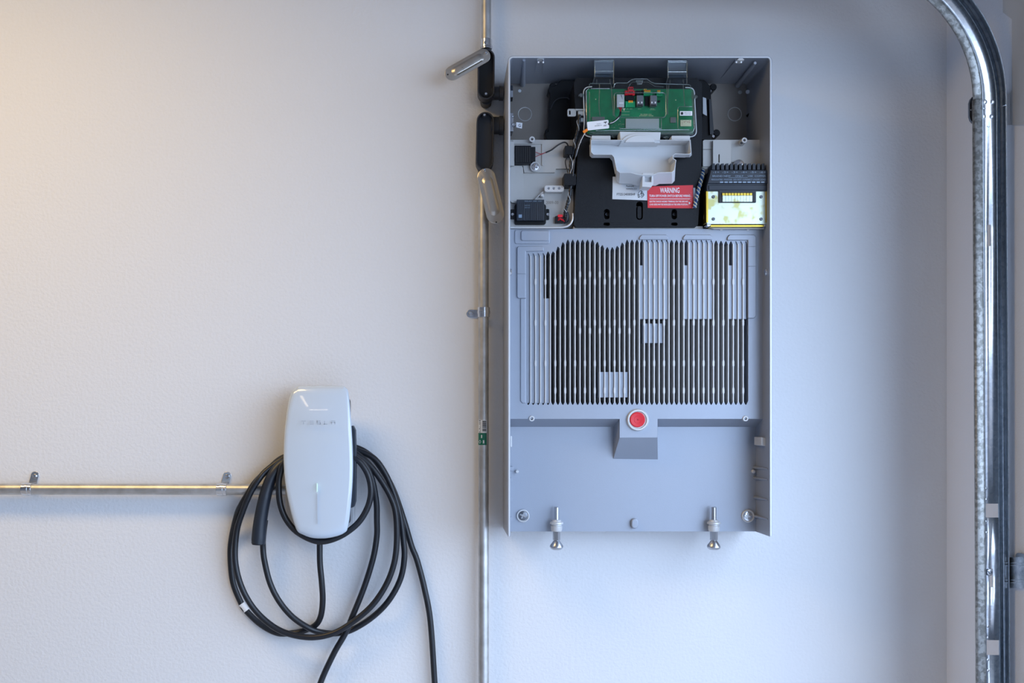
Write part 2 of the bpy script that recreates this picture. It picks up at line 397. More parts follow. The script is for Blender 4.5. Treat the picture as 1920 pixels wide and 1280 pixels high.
# bosses, screws and pins on the casting
def part(name, m, fn, parent=bat, **k):
    mb = MB(); fn(mb); return build(name, mb, m, parent, **k)
for u in (996.5, 1396):
    part('threaded_boss', 'castlight', lambda b: b.lathe(P(u,784.5,HP-.006), (0,-1,0), [(0,.0066),(.0085,.0066),(.009,.006),(.009,.0033),(.003,.0032)], 20))
    part('boss_hole', 'hollow', lambda b: b.disc(u,784.5,HP-.002,.0031,.0012))
for u, v in ((996,266), (1390.3,268)):
    part('threaded_boss', 'castlight', lambda b: b.lathe(P(u,v,HM), (0,-1,0), [(0,.0075),(.022,.0068),(.023,.006),(.023,.0032),(.012,.003)], 20))
    part('boss_hole', 'hollow', lambda b: b.disc(u,v,HM+.0205,.003,.001))
def bighead(u, v, h, r, m='steel', a=30):
    b = MB(); b.lathe(P(u,v,h), (0,-1,0), [(0,r),(.004,r),(.0055,r*.92),(.0055,r*.82),(.003,r*.78)], 32)
    s = build('mounting_screw', b, 'castlight', bat)
    b = MB(); b.lathe(P(u,v,h+.002), (0,-1,0), [(0,r*.74),(.002,r*.72),(.003,r*.5),(.003,r*.1)], 28); build('screw_head', b, m, s)
    b = MB(); b.prism(rot([(u-6,v-1.5),(u+6,v-1.5),(u+6,v+1.5),(u-6,v+1.5)], (u,v), a), h+.0066, h+.003)
    b.prism(rot([(u-1.5,v-6),(u+1.5,v-6),(u+1.5,v+6),(u-1.5,v+6)], (u,v), a), h+.0064, h+.003); build('screw_drive', b, 'zinc', s, bevel=.0006)
bighead(980.5,966.5,HL,.0155,'darksteel',25); bighead(1402,967,HL,.0155,'zinc',10); bighead(1003,313,HM+.012,.0118,'steel',15)
for u in (969, 1411.5): part('locating_pin', 'castlight', lambda b: b.lathe(P(u,883.5,HL), (0,-1,0), [(0,.0045),(.007,.0042),(.009,.0025)], 16))
part('oval_stud', 'cast', lambda b: b.prism(capsule((1190.5,978.5),(1190.5,984.5),6.6,8), HL+.010, HL-.001), bevel=.003, seg=4)
# ribs and clips on the inner side walls
for i, v in enumerate((873.5, 894, 931.5, 968)):
    part('wall_rib', 'cast', lambda b: b.tube([Vector((P(1443.5,0,HF).x, -.168, P(0,v+6,HF).z)), Vector((P(1443.5,0,HF).x-.001, -.14, P(0,v+6,HF).z)), Vector((P(1443.5,0,HF).x-.004, -HL, P(0,v+6.5,HF).z))], [.0022,.0028,.0036], 8))
    part('wall_rib', 'cast', lambda b: b.prism(rr(956,v+1,960 if i else 963,v+9,2), HL+.02, HL-.001), bevel=.0006)
part('clip_lug', 'castlight', lambda b: b.prism([(1427,819),(1440,822),(1441.5,837),(1427,835)], .150, .10), bevel=.0015)
part('clip_lug', 'castlight', lambda b: b.prism(rr(956.5,817,960,838,1.5), .130, .09), bevel=.001)
for u, s in ((1440.5, 1), (957.5, -1)):
    x = P(1443.4 if s > 0 else 956.8, 507, HF).x
    part('side_screw', 'zinc', lambda b: b.lathe(Vector((x, -.160, P(0,507.5,HF).z)), (-s, 0, 0), [(-.001,.0085),(.003,.0085),(.005,.006)], 16))
# bosses under the top wall
part('top_boss', 'cast', lambda b: b.cyl(P(982.5,112.5,.172), P(980,158.5,HD), .0032, .0068, 14))
part('top_boss', 'cast', lambda b: b.cyl(P(1416,118,.172), P(1383,160,HD), .0032, .0068, 14))
part('top_boss', 'cast', lambda b: b.cyl(P(1402,172,HD+.02), P(1403,172,HD), .0048, .0058, 14))
def lug(b, f, k):
    n = len(f); a = [P(u, v, .172) for u, v in f]; c = [P(u, v, HD) for u, v in k]
    b.add(a+c, [tuple(range(n)), tuple(range(2*n-1, n-1, -1))]+[(i, (i+1) % n, n+(i+1) % n, n+i) for i in range(n)])
part('top_lug', 'cast', lambda b: lug(b, [(1007,107),(1020,107),(1020,115),(1016.5,111.5),(1010,111.5),(1007,115)], [(998,148),(1018,148),(1018,155),(1012,153),(1004,153),(998,155)]), bevel=.001)
part('top_lug', 'cast', lambda b: lug(b, [(1380,107),(1394,107),(1394,116),(1390,112),(1384,112),(1378,116)], [(1344,150),(1367,150),(1366,156),(1360,156),(1350,156),(1344,156)]), bevel=.001)
for u in (1009.5,1018.5,1380.5,1389.5): part('pin_tip', 'white', lambda b: b.disc(u,117,.170,.0020,.002,10))
part('top_rim_lug', 'castlight', lambda b: b.prism([(1007,109),(1010,105.5),(1018,105.5),(1021,109),(1018,109.5),(1010,109.5)], HF-.001, .16))
part('top_rim_lug', 'castlight', lambda b: b.prism([(1382,112),(1386,109),(1392,109),(1396,112),(1392,113),(1386,113)], HF-.001, .16))
part('cavity_rod', 'blacksmooth', lambda b: b.cyl(P(1415,206.5,.05), P(1402,217,.02), .003, .004, 10))
for u, v in ((984,214), (1377.5,214)):
    part('knockout', 'castlight', lambda b: b.tube([P(a_, c_, HD+.0004) for a_, c_ in circ(u, v, 12.6, 40)], .0011, 8, closed=True))
part('mount_hole', 'paper', lambda b: b.disc(974.5,170.5,HD,.0038,.001)); part('mount_hole', 'shield', lambda b: b.disc(1387.5,173,HD,.0048,.001))
# levelling feet
def foot(u):
    e = bpy.data.objects.new('levelling_foot', None); C.objects.link(e); e.parent = bat; p = P(u, 1000, .105); e.location = p-Vector(bat.location)
    zz = lambda v: ZC-(v-VV)*(D-.105)/FPX
    def L(name, m, prof, n=24):
        b = MB(); b.lathe((p.x, p.y, zz(prof[0][0])), (0,0,-1), [(zz(prof[0][0])-zz(v), r) for v, r in prof], n); build(name, b, m, e)
    L('threaded_rod', 'steel', [(950,.0046),(950.8,.0055),(980,.0055)], 20)
    L('locking_collar', 'castlight', [(974,.009),(975,.0105),(977,.0115),(978.5,.0155),(981.5,.0160),(983,.0118),(985,.0118),(986,.0135),(993,.0130),(995.5,.0115)], 28)
    L('hex_nut', 'steel', [(995,.0088),(1012,.0088)], 6)
    L('foot_pad', 'steel', [(1010.5,.0085),(1013,.0065),(1014,.008),(1017,.0105),(1022,.0155),(1025,.0160),(1028,.0140),(1030,.0100)], 32)
foot(1043.5); foot(1338.5)
# ---- wiring compartment
def bolt(u, v, h, r, m='zinc', parent=bat): b = MB(); b.screw(u, v, h, r); return build('screw', b, m, parent)
b = MB(); b.prism([(1052,150),(1322,150),(1333,163),(1336,262),(1026,262),(1022,250),(1028,246),(1029,205),(1031,175),(1027,170),(1030,162),(1040,161)], .052, .016)
inner = build('inner_shroud', b, 'blacksmooth', bat, bevel=.002)
for u, v in ((1034,170), (1026,254), (1331,171), (1337,256)):
    b = MB(); b.lathe(P(u,v,HD), (0,-1,0), [(0,.0085),(.030,.0085),(.032,.007)], 20); build('shroud_ear', b, 'blackplastic', inner)
    bolt(u, v, HD+.032, .0042, 'zinc', inner)
b = MB(); b.prism([(1329,185),(1334,186),(1339,250),(1331,252)], .06, .03); build('side_strut', b, 'darkgrey', inner, bevel=.001)
b = MB(); b.prism([(1318,182),(1324,184),(1325.5,217),(1318,213)], .0655, .0645); build('side_sticker', b, 'paper', inner, label='small white sticker on the black shroud')
# ribs and faint wires on the shroud
b = MB(); b.tube(cr([P(1032,205,.056), P(1040,190,.057), P(1050,184,.057), P(1064,183,.057)], 6), .0014, 6); b.tube(cr([P(1064,183,.057), P(1074,192,.06), P(1083,206,.08)], 6), .0014, 6)
build('shroud_wire', b, 'darkgrey', inner)
b = MB(); hb = .142
b.prism([(1080,146),(1306,146),(1316,156),(1316,262),(1315.5,300),(1309,421),(1305,425),(1080,425),(1076,421),(1083,300),(1082,262),(1076,156)], hb, .02,
        holes=[rr(1132.5,391.5,1143,411,5), rr(1193,377.5,1205.5,412,6), rr(1259,392,1269.5,411,5), rr(1131.5,417,1143.5,423,2.8), rr(1258.5,417,1270.5,423,2.8)])
black = build('front_shroud', b, 'blackplastic', bat, bevel=.0022, seg=3, label='large black textured plastic shroud')
b = MB(); b.prism(rr(1128,386,1274,424.5,3), .118, .03); build('shroud_recess', b, 'hollow', black)
b = MB(); b.prism(capsule((1199,390),(1199,406),4.2,8), .139, .11); build('recess_tongue', b, 'blackplastic', black, bevel=.001)
for u in (1138,1264): bolt(u, 402, .121, .0052, 'darksteel', black)
# labels
b = MB(); b.prism([(1149,331),(1213.5,333),(1213.5,375.3),(1148.2,373.2)], hb+.0012, hb+.0002)
wl = build('serial_label', b, 'paper', bat, label='white serial number label')
b = MB(); text(b, 'Password', 1174, 347.2, 1188, 350.2, hb+.0014, bold=True); text(b, 'NERRERLULH', 1174, 352.6, 1194, 355.4, hb+.0014)
text(b, 'FTI2S1343005HF', 1156.5, 361.8, 1191, 366.4, hb+.0014, bold=True)
build('lettering', b, 'ink', wl)
b = MB()
for pts in ([(1199,371),(1196,366),(1199,359),(1203,358),(1201,364),(1196,365)], [(1196,365),(1200,368),(1196,370)], [(1202,370),(1203.5,364),(1203,358.5),(1206,362),(1207.5,366),(1203,367)], [(1201,362),(1207,365),(1203,371)]):
    b.tube(cr([P(u, v, hb+.0014) for u, v in pts], 5), .0005, 5)
build('handwriting', b, 'ink', wl)
b = MB(); b.prism([(1214,349.5),(1299.5,346.8),(1299.5,390.3),(1214.5,389.6)], hb+.0018, hb+.0004)
rl = build('warning_label', b, 'redlabel', bat, label='red warning label with white lettering')
b = MB(); hh = hb+.0020
text(b, 'WARNING', 1237.5, 351.6, 1274, 361.6, hh, bold=True)
text(b, 'TURN OFF POWER SWITCH BEFORE WIRING', 1217.5, 364.8, 1294.5, 369.3, hh, bold=True)
b.add([P(1218,372.2,hh), P(1294,372.2,hh), P(1294,373.2,hh), P(1218,373.2,hh)], [(0,1,2,3)])
text(b, 'ELECTRIC SHOCK HAZARD TERMINALS ON THE LINE AND', 1218, 376, 1290, 379.2, hh, bold=True)
text(b, 'LOAD SIDES MAY BE ENERGIZED IN THE OPEN POSITION.', 1218, 381.6, 1290, 384.8, hh, bold=True)
b.add([P(1291.5,378,hh), P(1295,380.5,hh), P(1291.5,383.5,hh)], [(0,1,2)])
for _ in range(26):
    u = random.uniform(1290,1298.5); v = random.uniform(360,389); r = random.uniform(.15,.45); b.add([P(u-r,v,hh), P(u,v-r,hh), P(u+r,v,hh), P(u,v+r,hh)], [(0,1,2,3)])
build('lettering', b, 'white', rl)
# ---- communication module
mod = bpy.data.objects.new('communication_module', None); C.objects.link(mod); mod.parent = bat
mod.location = P(1200, 210, .15)-Vector(bat.location); mod['label'] = 'clear covered green circuit board module'
hc = .166
def mp(name, m, fn, bevel=0, label=None, **k): b = MB(); fn(b); return build(name, b, m, mod, bevel=bevel, label=label, **k)
outl = [(1103,163),(1296,165),(1302,168),(1304,178),(1307,250),(1304,255),(1298,259),(1104,258),(1097,250),(1094,176),(1096,167)]
mp('module_base', 'darkgrey', lambda b: b.prism(rr(1097,166,1304,257,7), .146, .143), .001)
mp('module_frame', 'whiteplastic', lambda b: b.tube(cr([P(u, v, .150) for u, v in [(1110,162.5),(1100,164),(1094.5,171),(1094.5,190),(1095.5,225),(1095,247),(1099,254),(1108,257)]], 6), .0013, 8))
mp('module_frame', 'whiteplastic', lambda b: b.tube(cr([P(u, v, .150) for u, v in [(1285,164),(1297,165.5),(1301.5,173),(1302.5,190),(1305,235),(1305,249),(1300,255),(1290,257)]], 6), .0013, 8))
mp('circuit_board', 'pcb', lambda b: b.prism(rr(1101,167,1300,251,3), .1495, .146))
hq = .150
mp('relay', 'shield', lambda b: b.box(1156.5,176.5,1170.5,201,.163,hq), .0008)
mp('relay_clip', 'white', lambda b: b.box(1161,192.5,1169,193.6,.1636,.162))
mp('relay_mark', 'ink', lambda b: b.prism([(1164,178),(1165.4,178),(1167.5,187)], .1634,.162))
mp('red_connector', 'red', lambda b: (b.box(1172,169.5,1190.5,178,.158,hq), b.box(1178,162.5,1187.5,177,.161,hq), b.box(1186,175,1189.5,178.5,.161,hq)), .0006)
mp('connector_hole', 'hollow', lambda b: [b.box(u,v,u+2.2,v+3,.1614,.160) for u, v in ((1180,171),(1184,171),(1180,164.5),(1183.8,164.5))])
mp('black_header', 'blacksmooth', lambda b: (b.box(1173,179,1189,187,.158,hq), b.box(1192,169.5,1201,178,.158,hq), b.box(1209.5,180.5,1218,198,.153,hq), b.box(1203,168.5,1206.5,176,.156,hq), b.box(1233.5,188,1238,191.5,.153,hq)), .0005)
mp('green_terminal', 'pcbbright', lambda b: (b.box(1173,190,1191,200.5,.158,hq), b.box(1207,171,1223,179,.158,hq), b.box(1231,171,1242,180,.158,hq)), .0006)
mp('terminal_slot', 'pcb', lambda b: [b.box(u,v,u+.7,v+6,.1584,.157) for v, us in ((193.5,(1177.5,1181,1184.5,1188)),(173,(1210,1213,1216,1219.5)),(173,(1234,1237.5))) for u in us])
mp('orange_lever', 'orange', lambda b: [b.box(u,v,u+2.1,v+2.4,.160,hq) for u, v in [(1178.5+i*3,188.2) for i in range(3)]+[(1208.5+i*3,168.6) for i in range(4)]+[(1233+i*3,168.8) for i in range(2)]], .0003)
mp('yellow_lever', 'yellow', lambda b: [b.box(u,v,u+2.1,v+1.6,.1595,hq) for u, v in [(1178.5+i*3,190.7) for i in range(3)]+[(1207.4+i*3,166.5) for i in range(2)]+[(1208.5+i*3,171) for i in range(4)]+[(1233+i*3,171.2) for i in range(2)]], .0003)
for u in (1194, 1219.3):
    mp('network_socket', 'rj', lambda b: b.box(u,178.5,u+12.5,198,.164,hq), .0006)
    mp('socket_tab', 'white', lambda b: (b.box(u+2.2,190.5,u+4,193.5,.1646,.163), b.box(u+8.6,190.5,u+10.4,193.5,.1646,.163)))
    mp('socket_mouth', 'hollow', lambda b: b.box(u+1,195.5,u+11,198.2,.1644,.163))
mp('metal_shield', 'shield', lambda b: b.prism([(1173,222),(1236,222),(1236,241),(1173,241)], .1535,hq), .0008)
mp('chip', 'chip', lambda b: (b.box(1110,218.8,1134,225.5,.152,hq), b.box(1257,219.5,1267.5,230,.152,hq)), .0004)
def silk(b):
    h = .1502
    text(b, 'PINS  GRN/RED  IO+IO-', 1201, 213.6, 1222, 215.2, h); text(b, 'ETHERNET / METER', 1199, 216.4, 1225, 217.8, h)
    text(b, '5V  12V', 1175.5, 203.4, 1185.5, 204.6, h); text(b, 'ETH-1', 1196.5, 203.4, 1202, 204.6, h); text(b, 'ETH-2', 1220, 203.4, 1226.5, 204.6, h)
    b.add([P(u, v, h) for u, v in ((1167.3,203.2),(1172.8,203.2),(1171.8,204.6),(1171,204.6),(1170.4,208),(1169.8,208),(1169,204.6),(1168.2,204.6))], [tuple(range(8))])
    for u0, v0, u1, v1 in ((1165,209,1180.5,209.3),(1165,215.2,1180.5,215.5),(1218,201.4,1229,201.6),(1218,205.8,1229,206)): b.add([P(u0,v0,h),P(u1,v0,h),P(u1,v1,h),P(u0,v1,h)], [(0,1,2,3)])
    for u, v in ((1117,186),(1267,187.5)): b.add([P(a, c, h) for a, c in circ(u,v,.9,10)], [tuple(range(10))])
    random.seed(3)
    for _ in range(60):
        u = random.uniform(1106,1170); v = random.uniform(226,240); b.add([P(u,v,h),P(u+.9,v,h),P(u+.9,v+.4,h),P(u,v+.4,h)], [(0,1,2,3)])
mp('board_print', 'beige', silk)
# clear cover: sheet with a window opening, raised welts along its edges
win = rr(1152,174,1248,220,5)
coverout = [(1106,156.5),(1145,156.5),(1147,164),(1151,164),(1152,158),(1156,155.5),(1176,155.5),(1183,150),(1190,148),(1213,148),(1221,154),(1228,156.5),(1252,157.5),(1292,158.5),(1295,161),(1295,168),(1299,172),(1302,240),(1299,247),(1290,250),(1112,249),(1103,245),(1100,238),(1099,170),(1104,166)]
mp('clear_cover', 'clear', lambda b: b.prism(coverout, hc+.004, hc+.0025, holes=[win]))
def welts(b):
    h = hc+.003
    b.tube([P(u, v, h) for u, v in coverout], .0009, 6, closed=True)
    b.tube([P(u, v, h) for u, v in win], .0011, 6, closed=True)
    for pts in ([(1124,157),(1123,200),(1125,217)], [(1146,163),(1149,200),(1150,217)], [(1250,160),(1252,215)], [(1281,160),(1284,200)], [(1254,160),(1252,190),(1250,214)],
                [(1117,245),(1292,243)], [(1108,166),(1143,166)], [(1162,241),(1240,241)], [(1240,222),(1240,243)], [(1105,172),(1106,240)], [(1297,172),(1300,235)]):
        b.tube([P(u, v, h) for u, v in pts], .0010, 6)
    b.tube([P(u, v, h) for u, v in rr(1271,200,1302,243,4)], .0008, 6, closed=True)
    b.tube([P(u, v, h) for u, v in [(1178,166),(1181,158),(1186,154),(1216,154),(1222,158),(1228,162),(1244,163)]], .0008, 6)
mp('cover_welt', 'clearedge', welts)
mp('bevelled_edge', 'clearedge', lambda b: b.prism([(1106,246),(1298,244),(1300,252),(1106,253)], hc-.002, hc-.004))
mp('cover_latch', 'clearedge', lambda b: b.prism([(1192,150),(1206,150),(1204,158),(1195,158)], hc+.007, hc+.002), .001)
for u, t in ((1115,0), (1252.3,1.2)):
    def tab(b):
        cs = [(u,113+t,.172), (u,133+t,.160), (u,138+t,.158), (u,145+t,.163), (u-4.5,158+t,.168)]
        vs = []; fs = []
        for k, (a, v, h) in enumerate(cs):
            w = 35.5+(u-a); vs += [P(a,v,h), P(a+w,v,h), P(a+w,v,h-.0016), P(a,v,h-.0016)]
        for k in range(len(cs)-1):
            o = 4*k; fs += [(o,o+1,o+5,o+4), (o+1,o+2,o+6,o+5), (o+2,o+3,o+7,o+6), (o+3,o,o+4,o+7)]
        fs += [(0,1,2,3), (16,17,18,19)]; b.add(vs, fs)
    mp('hanging_tab', 'cleartab', tab)
    def tabe(b):
        for pts in ([(u,113+t,.172),(u+35.5,113+t,.172)], [(u,113+t,.172),(u,145+t,.164),(u-4.5,158+t,.168)], [(u+35.5,113+t,.172),(u+35.5,158+t,.168)], [(u+.5,133.5+t,.1605),(u+35,133.5+t,.1605)], [(u+1,115.5+t,.171),(u+34.5,115.5+t,.171)],
                    [(u+4,149+t,.168),(u+3.5,158+t,.17)], [(u+28.5,149+t,.168),(u+29,158+t,.17)]):
            b.tube([P(*p) for p in pts], .0008, 6)
    mp('tab_edge', 'clearedge', tabe)
for u, v in ((1090,179), (1303.5,182), (1150.5,256), (1249,258)):
    mp('cover_clip', 'clearedge', lambda b: (b.lathe(P(u,v,.150), (0,-1,0), [(0,.0052),(.004,.0048),(.007,.002)], 12), b.prism([(u-5,v-2),(u+5,v-2),(u+5,v+1),(u-5,v+1)], .155, .150)))
mp('board_sticker', 'white', lambda b: b.box(1275,208.3,1298,216.5,hc+.0062,hc+.005))
mp('sticker_print', 'ink', lambda b: (b.box(1276.5,210,1281,215,hc+.0064,hc+.006), text(b,'8000-0123-4',1283,210,1295,212,hc+.0064), text(b,'A1B2C3D4',1283,213,1295,214.8,hc+.0064)))
mp('beige_card', 'beige', lambda b: b.box(1276,224.8,1296.3,236.5,.1515,hq))
mp('card_mark', 'wirered', lambda b: [b.box(u,v,u+w,v+1,.1518,.1512) for u,v,w in ((1278.5,225.5,.8),(1278.5,229,.8),(1278.5,232,.8),(1282,228,2),(1285.5,227,1.2),(1288.5,228,2.2),(1292,226.5,1.5),(1292,229,1.6))])
mp('mounting_bracket', 'shield', lambda b: (b.prism(rr(1064,204,1080,218,3), .146, .142, holes=[rr(1067,207,1070,215,1.2)]), b.box(1079,204,1097,207,.148,.142), b.box(1084,208,1096,216,.148,.142), b.box(1086,221,1095,228,.148,.142)), .0008)
# hinged white tray
def tray(b):
    Fo = [(1108,262),(1108,285),(1113,290),(1147,290),(1151,295),(1156,319),(1162,324),(1182,324),(1193,327),(1203,328),(1226,328),(1236,324),(1260,323.5),(1265,319),(1268,300),(1263,297),(1262,292),(1266,289),(1293,289.5),(1296.5,286),(1294,262)]
    Bo = [(1108,262),(1109,289),(1114,294),(1147,294.5),(1151,300),(1155,338),(1161,344),(1183,345),(1193,348),(1203,348.5),(1229,348.3),(1236,345),(1260,344.5),(1265,339),(1267,306),(1263,300),(1262,296),(1266,295),(1293,295),(1297,291),(1295,262)]
    def off(p, c=(1205, 290), k=1.3):
        o = []
        n = len(p)
        for i in range(n):
            a = Vector(p[i-1]); q = Vector(p[i]); d = Vector(p[(i+1) % n]); e1 = (q-a).normalized(); e2 = (d-q).normalized()
            nn = (Vector((e1.y, -e1.x))+Vector((e2.y, -e2.x)));  nn = nn.normalized() if nn.length > .01 else Vector((e1.y, -e1.x))
            o.append(tuple(q+nn*k))
        return o
    def area2(p): return sum(p[i-1][0]*p[i][1]-p[i][0]*p[i-1][1] for i in range(len(p)))
    k = -1.3 if area2(Fo) > 0 else 1.3
    Fi = off(Fo, k=k); Bi = off(Fo, k=k*1.8); n = len(Fo); hf, hk, hfl = .196, .150, .160
    a = [P(*p, hf) for p in Fo]; c = [P(*p, hf) for p in Fi]; d = [P(*p, hk) for p in Bo]; e = [Vector((P(*p, hf).x, -hfl, P(*p, hf).z)) for p in Bi]
    fs = []
    for i in range(n):
        j = (i+1) % n; fs += [(i,j,n+j,n+i), (i,2*n+i,2*n+j,j), (n+i,n+j,3*n+j,3*n+i)]
    fs += [tuple(range(2*n,3*n)), tuple(range(3*n,4*n))]; b.add(a+c+d+e, fs)
mp('hinged_tray', 'whiteplastic', tray, .0006, label='light grey open plastic tray hanging below the board')
mp('tray_hinge', 'whiteplastic', lambda b: (b.prism(rr(1109,254,1145,268,2), .178, .155), b.prism(rr(1259,254,1294,268,2), .178, .155), b.box(1109,260,1145,261,.1795,.17), b.box(1259,260,1294,261,.1795,.17)), .0012)
def arc(b):
    b.prism([(1162,246.5),(1239,247.5),(1237,268),(1164,268)], .190, .155)
    for r0, cc in ((29, .1935), (23, .1965), (21, .1950)):
        o = [(1200.5+r0*1.25*math.cos(math.radians(a)), 269-r0*.68*math.sin(math.radians(a))) for a in range(10, 171, 8)]
        b.prism(o, cc, .17)
mp('tray_arch', 'whiteplastic', arc, .001)
mp('tray_latch', 'whiteplastic', lambda b: b.prism([(1205,324),(1225.5,324),(1225,345),(1221,351),(1204,350)], .192, .160, holes=[rr(1209,327,1221.5,341,1)]), .0006)
mp('latch_recess', 'lightplastic', lambda b: b.prism([(1207,326),(1223,326),(1223,343),(1207,343)], .184, .165))
# wired tag
mp('wire_tag', 'white', lambda b: b.prism(rot(rr(1101,226.5,1141.5,242.5,2), (1121,234), -6), .181, .1802))
mp('tag_print', 'ink', lambda b: (text(b,'F002344 A',1119,231.5,1127,232.8,.1813,-6), text(b,'200-00001-01',1115,234.6,1128,236.2,.1813,-6), text(b,'AABB-C',1131.5,233.8,1138,236.6,.1813,-6), b.prism([(1132,228.5),(1138.2,227.8),(1138,229.2),(1136,229.4),(1135.8,232),(1135,232),(1134.4,229.6),(1132.4,229.8)], .1814, .181)))
mp('orange_sleeve', 'orange', lambda b: b.prism(rot(rr(1093,242.5,1102.5,247.5,.8), (1098,245), -32), .182, .179), .0004)
mp('tag_wire', 'wirered', lambda b: [b.tube(cr([P(1160+i*2,201,.166), P(1163+i*.5,207,.17), P(1162+i*.4,214,.175)], 6), .0009, 6) for i in range(4)])
mp('black_sleeve', 'cable', lambda b: b.tube(cr([P(1163.5,210,.174), P(1162,217,.178), P(1156,224,.180), P(1148,230,.180), P(1140,233,.180)], 6), .0024, 8))
mp('white_wire', 'white', lambda b: b.tube(cr([P(1162,214,.177), P(1160,221,.181), P(1152,228,.182), P(1144,231,.182)], 6), .0007, 6))
# ---- wiring harness down the left side
hw = MB(); path = cr([P(1087,215,.152), P(1084,240,.15), P(1079,262,.146), P(1075,285,.142), P(1070,305,.140), P(1069.5,335,.140), P(1069,360,.140), P(1064,382,.136), P(1060,396,.132), P(1060,408,.126)], 14)
hw.tube(path, [.0042 if (i//2) % 2 else .0036 for i in range(len(path))], 10)
har = build('wiring_harness', hw, 'cable', bat, label='black corrugated wiring harness')
def wv(b, ph, pts, r=.0006, a=.0040):
    q = cr(pts, 22)
    b.tube([p+Vector((a*math.cos(i*.42+ph), a*math.sin(i*.42+ph), 0)) for i, p in enumerate(q)], r, 5)
hp = [P(1087,215,.154), P(1079,262,.149), P(1070,305,.143), P(1069,360,.143), P(1060,398,.134)]
b = MB(); wv(b, 0, hp); build('tracer_thread', b, 'paper', har)
b = MB(); b.tube(cr([P(1097,249,.168), P(1090,262,.16), P(1085,275,.152), P(1080,292,.148), P(1073,312,.146)], 12), .0008, 6); wv(b, 2, [P(1090,262,.16), P(1085,275,.152), P(1076,300,.148), P(1070,325,.146)], .0005, .001); build('thin_wire', b, 'white', har)
b = MB(); b.tube(cr([P(1067,290,.14), P(1060,302,.135), P(1063,318,.135), P(1068,332,.14)], 8), .0012, 6); b.tube(cr([P(1097,249,.166), P(1089,258,.155), P(1080,285,.15), P(1074,330,.147)], 8), .0016, 6); build('branch_wire', b, 'cable', har)
b = MB(); b.prism(rr(1059,273,1074,289,2), .150, .11); b.prism(rr(1057.5,325,1080,347,3), .148, .11); build('cable_clip', b, 'blackplastic', har, bevel=.001)
b = MB(); b.tube(cr([P(1062,398,.128), P(1064,406,.128), P(1062,414,.126), P(1058,416,.122)], 6), .0045, 10); build('harness_boot', b, 'slate', har)
b = MB(); b.prism(rr(1041,404.5,1057,418,2), .128, .11); build('plug', b, 'blacksmooth', har, bevel=.001)
b = MB(); b.prism(rr(1046,402,1055,407,1), .1295, .12); b.tube(cr([P(1047,410,.129), P(1050,409,.131), P(1056,412,.131), P(1058,416,.129)], 5), .0008, 6); b.tube(cr([P(1046,413,.129), P(1051,411,.131), P(1055,414,.131)], 5), .0008, 6); build('red_wire', b, 'red', har)
# ---- left hand modules
b = MB(); b.prism(rr(965,272.5,996,307,1), .134, HM); b.prism(rr(990,275,1004,303,1), .129, HM); q = build('switch_block', b, 'blackplastic', bat, bevel=.001)
b = MB(); [b.box(968+i*4,275,970+i*4,303,.1350,.133) for i in range(7)]; build('block_rib', b, 'hollow', q)
b = MB(); b.tube(cr([P(1004,285,.126), P(1012,288,.126), P(1017,288,.126), P(1025,285,.127)], 5), .0008, 6); b.tube(cr([P(1004,294,.126), P(1010,291,.126), P(1018,288.5,.126)], 5), .0008, 6); build('red_wire', b, 'wirered', q)
b = MB(); b.tube(cr([P(1023,286,.127), P(1034,281,.13), P(1046,272,.132), P(1056,267,.132), P(1062,268,.134), P(1065,273,.138)], 8), .0017, 8); build('wire_sleeve', b, 'cable', q)
b = MB(); b.prism(rr(1021,347.5,1057.5,359.5,4), .128, HM, holes=[circ(u,352.8,2.3,14) for u in (1028.6,1038.3,1048.3)]); q = build('ground_bar', b, 'castlight', bat, bevel=.001)
b = MB(); [b.screw(u,352.8,.125,.0030,.0015) for u in (1028.6,1038.3,1048.3)]; build('screw', b, 'steel', q)
b = MB(); b.prism([(1004,373),(1002,374),(1017.5,358.5),(1019.5,360)], .118, HM); q = build('cast_web', b, 'castlight', bat)
part('round_peg', 'castlight', lambda b: b.lathe(P(1016,367.5,HM), (0,-1,0), [(0,.0052),(.008,.0048),(.010,.003)], 18))
b = MB(); text(b, '2009-00', 1024, 376.5, 1047, 382.5, HM+.0006); build('cast_number', b, 'sheet', bat)
b = MB(); b.prism(rr(964.5,382,1024,421,5), .124, HM); b.prism(rr(956.8,392,970,410.5,2), .122, HM); b.prism(rr(1018,391.5,1030,412,2), .122, HM); q = build('relay_module', b, 'blacksmooth', bat, bevel=.0012)
b = MB(); b.prism([(969,374),(1020.5,374),(1020.5,413),(969,413)], .138, .12)
for i in range(22): b.box(970.5+i*2.3, 380, 971.7+i*2.3, 411.5, .1388, .137)
for u in (981.5,994.5,1007): b.box(u,380,u+1,413,.1392,.137)
build('module_cap', b, 'slate', q, bevel=.0006)
b = MB()
for r in range(2): text(b, 'INPUT OUT', 984, 384+r*4, 994, 386+r*4, .1394)
b.box(972.5,402,978.5,408,.1393,.139); text(b, 'RELAY 200 12V', 984, 376, 1016, 378, .1384); build('lettering', b, 'navyprint', q)
bolt(961,402,.122,.0042,'zinc',q); bolt(1026.8,402,.122,.0042,'zinc',q)
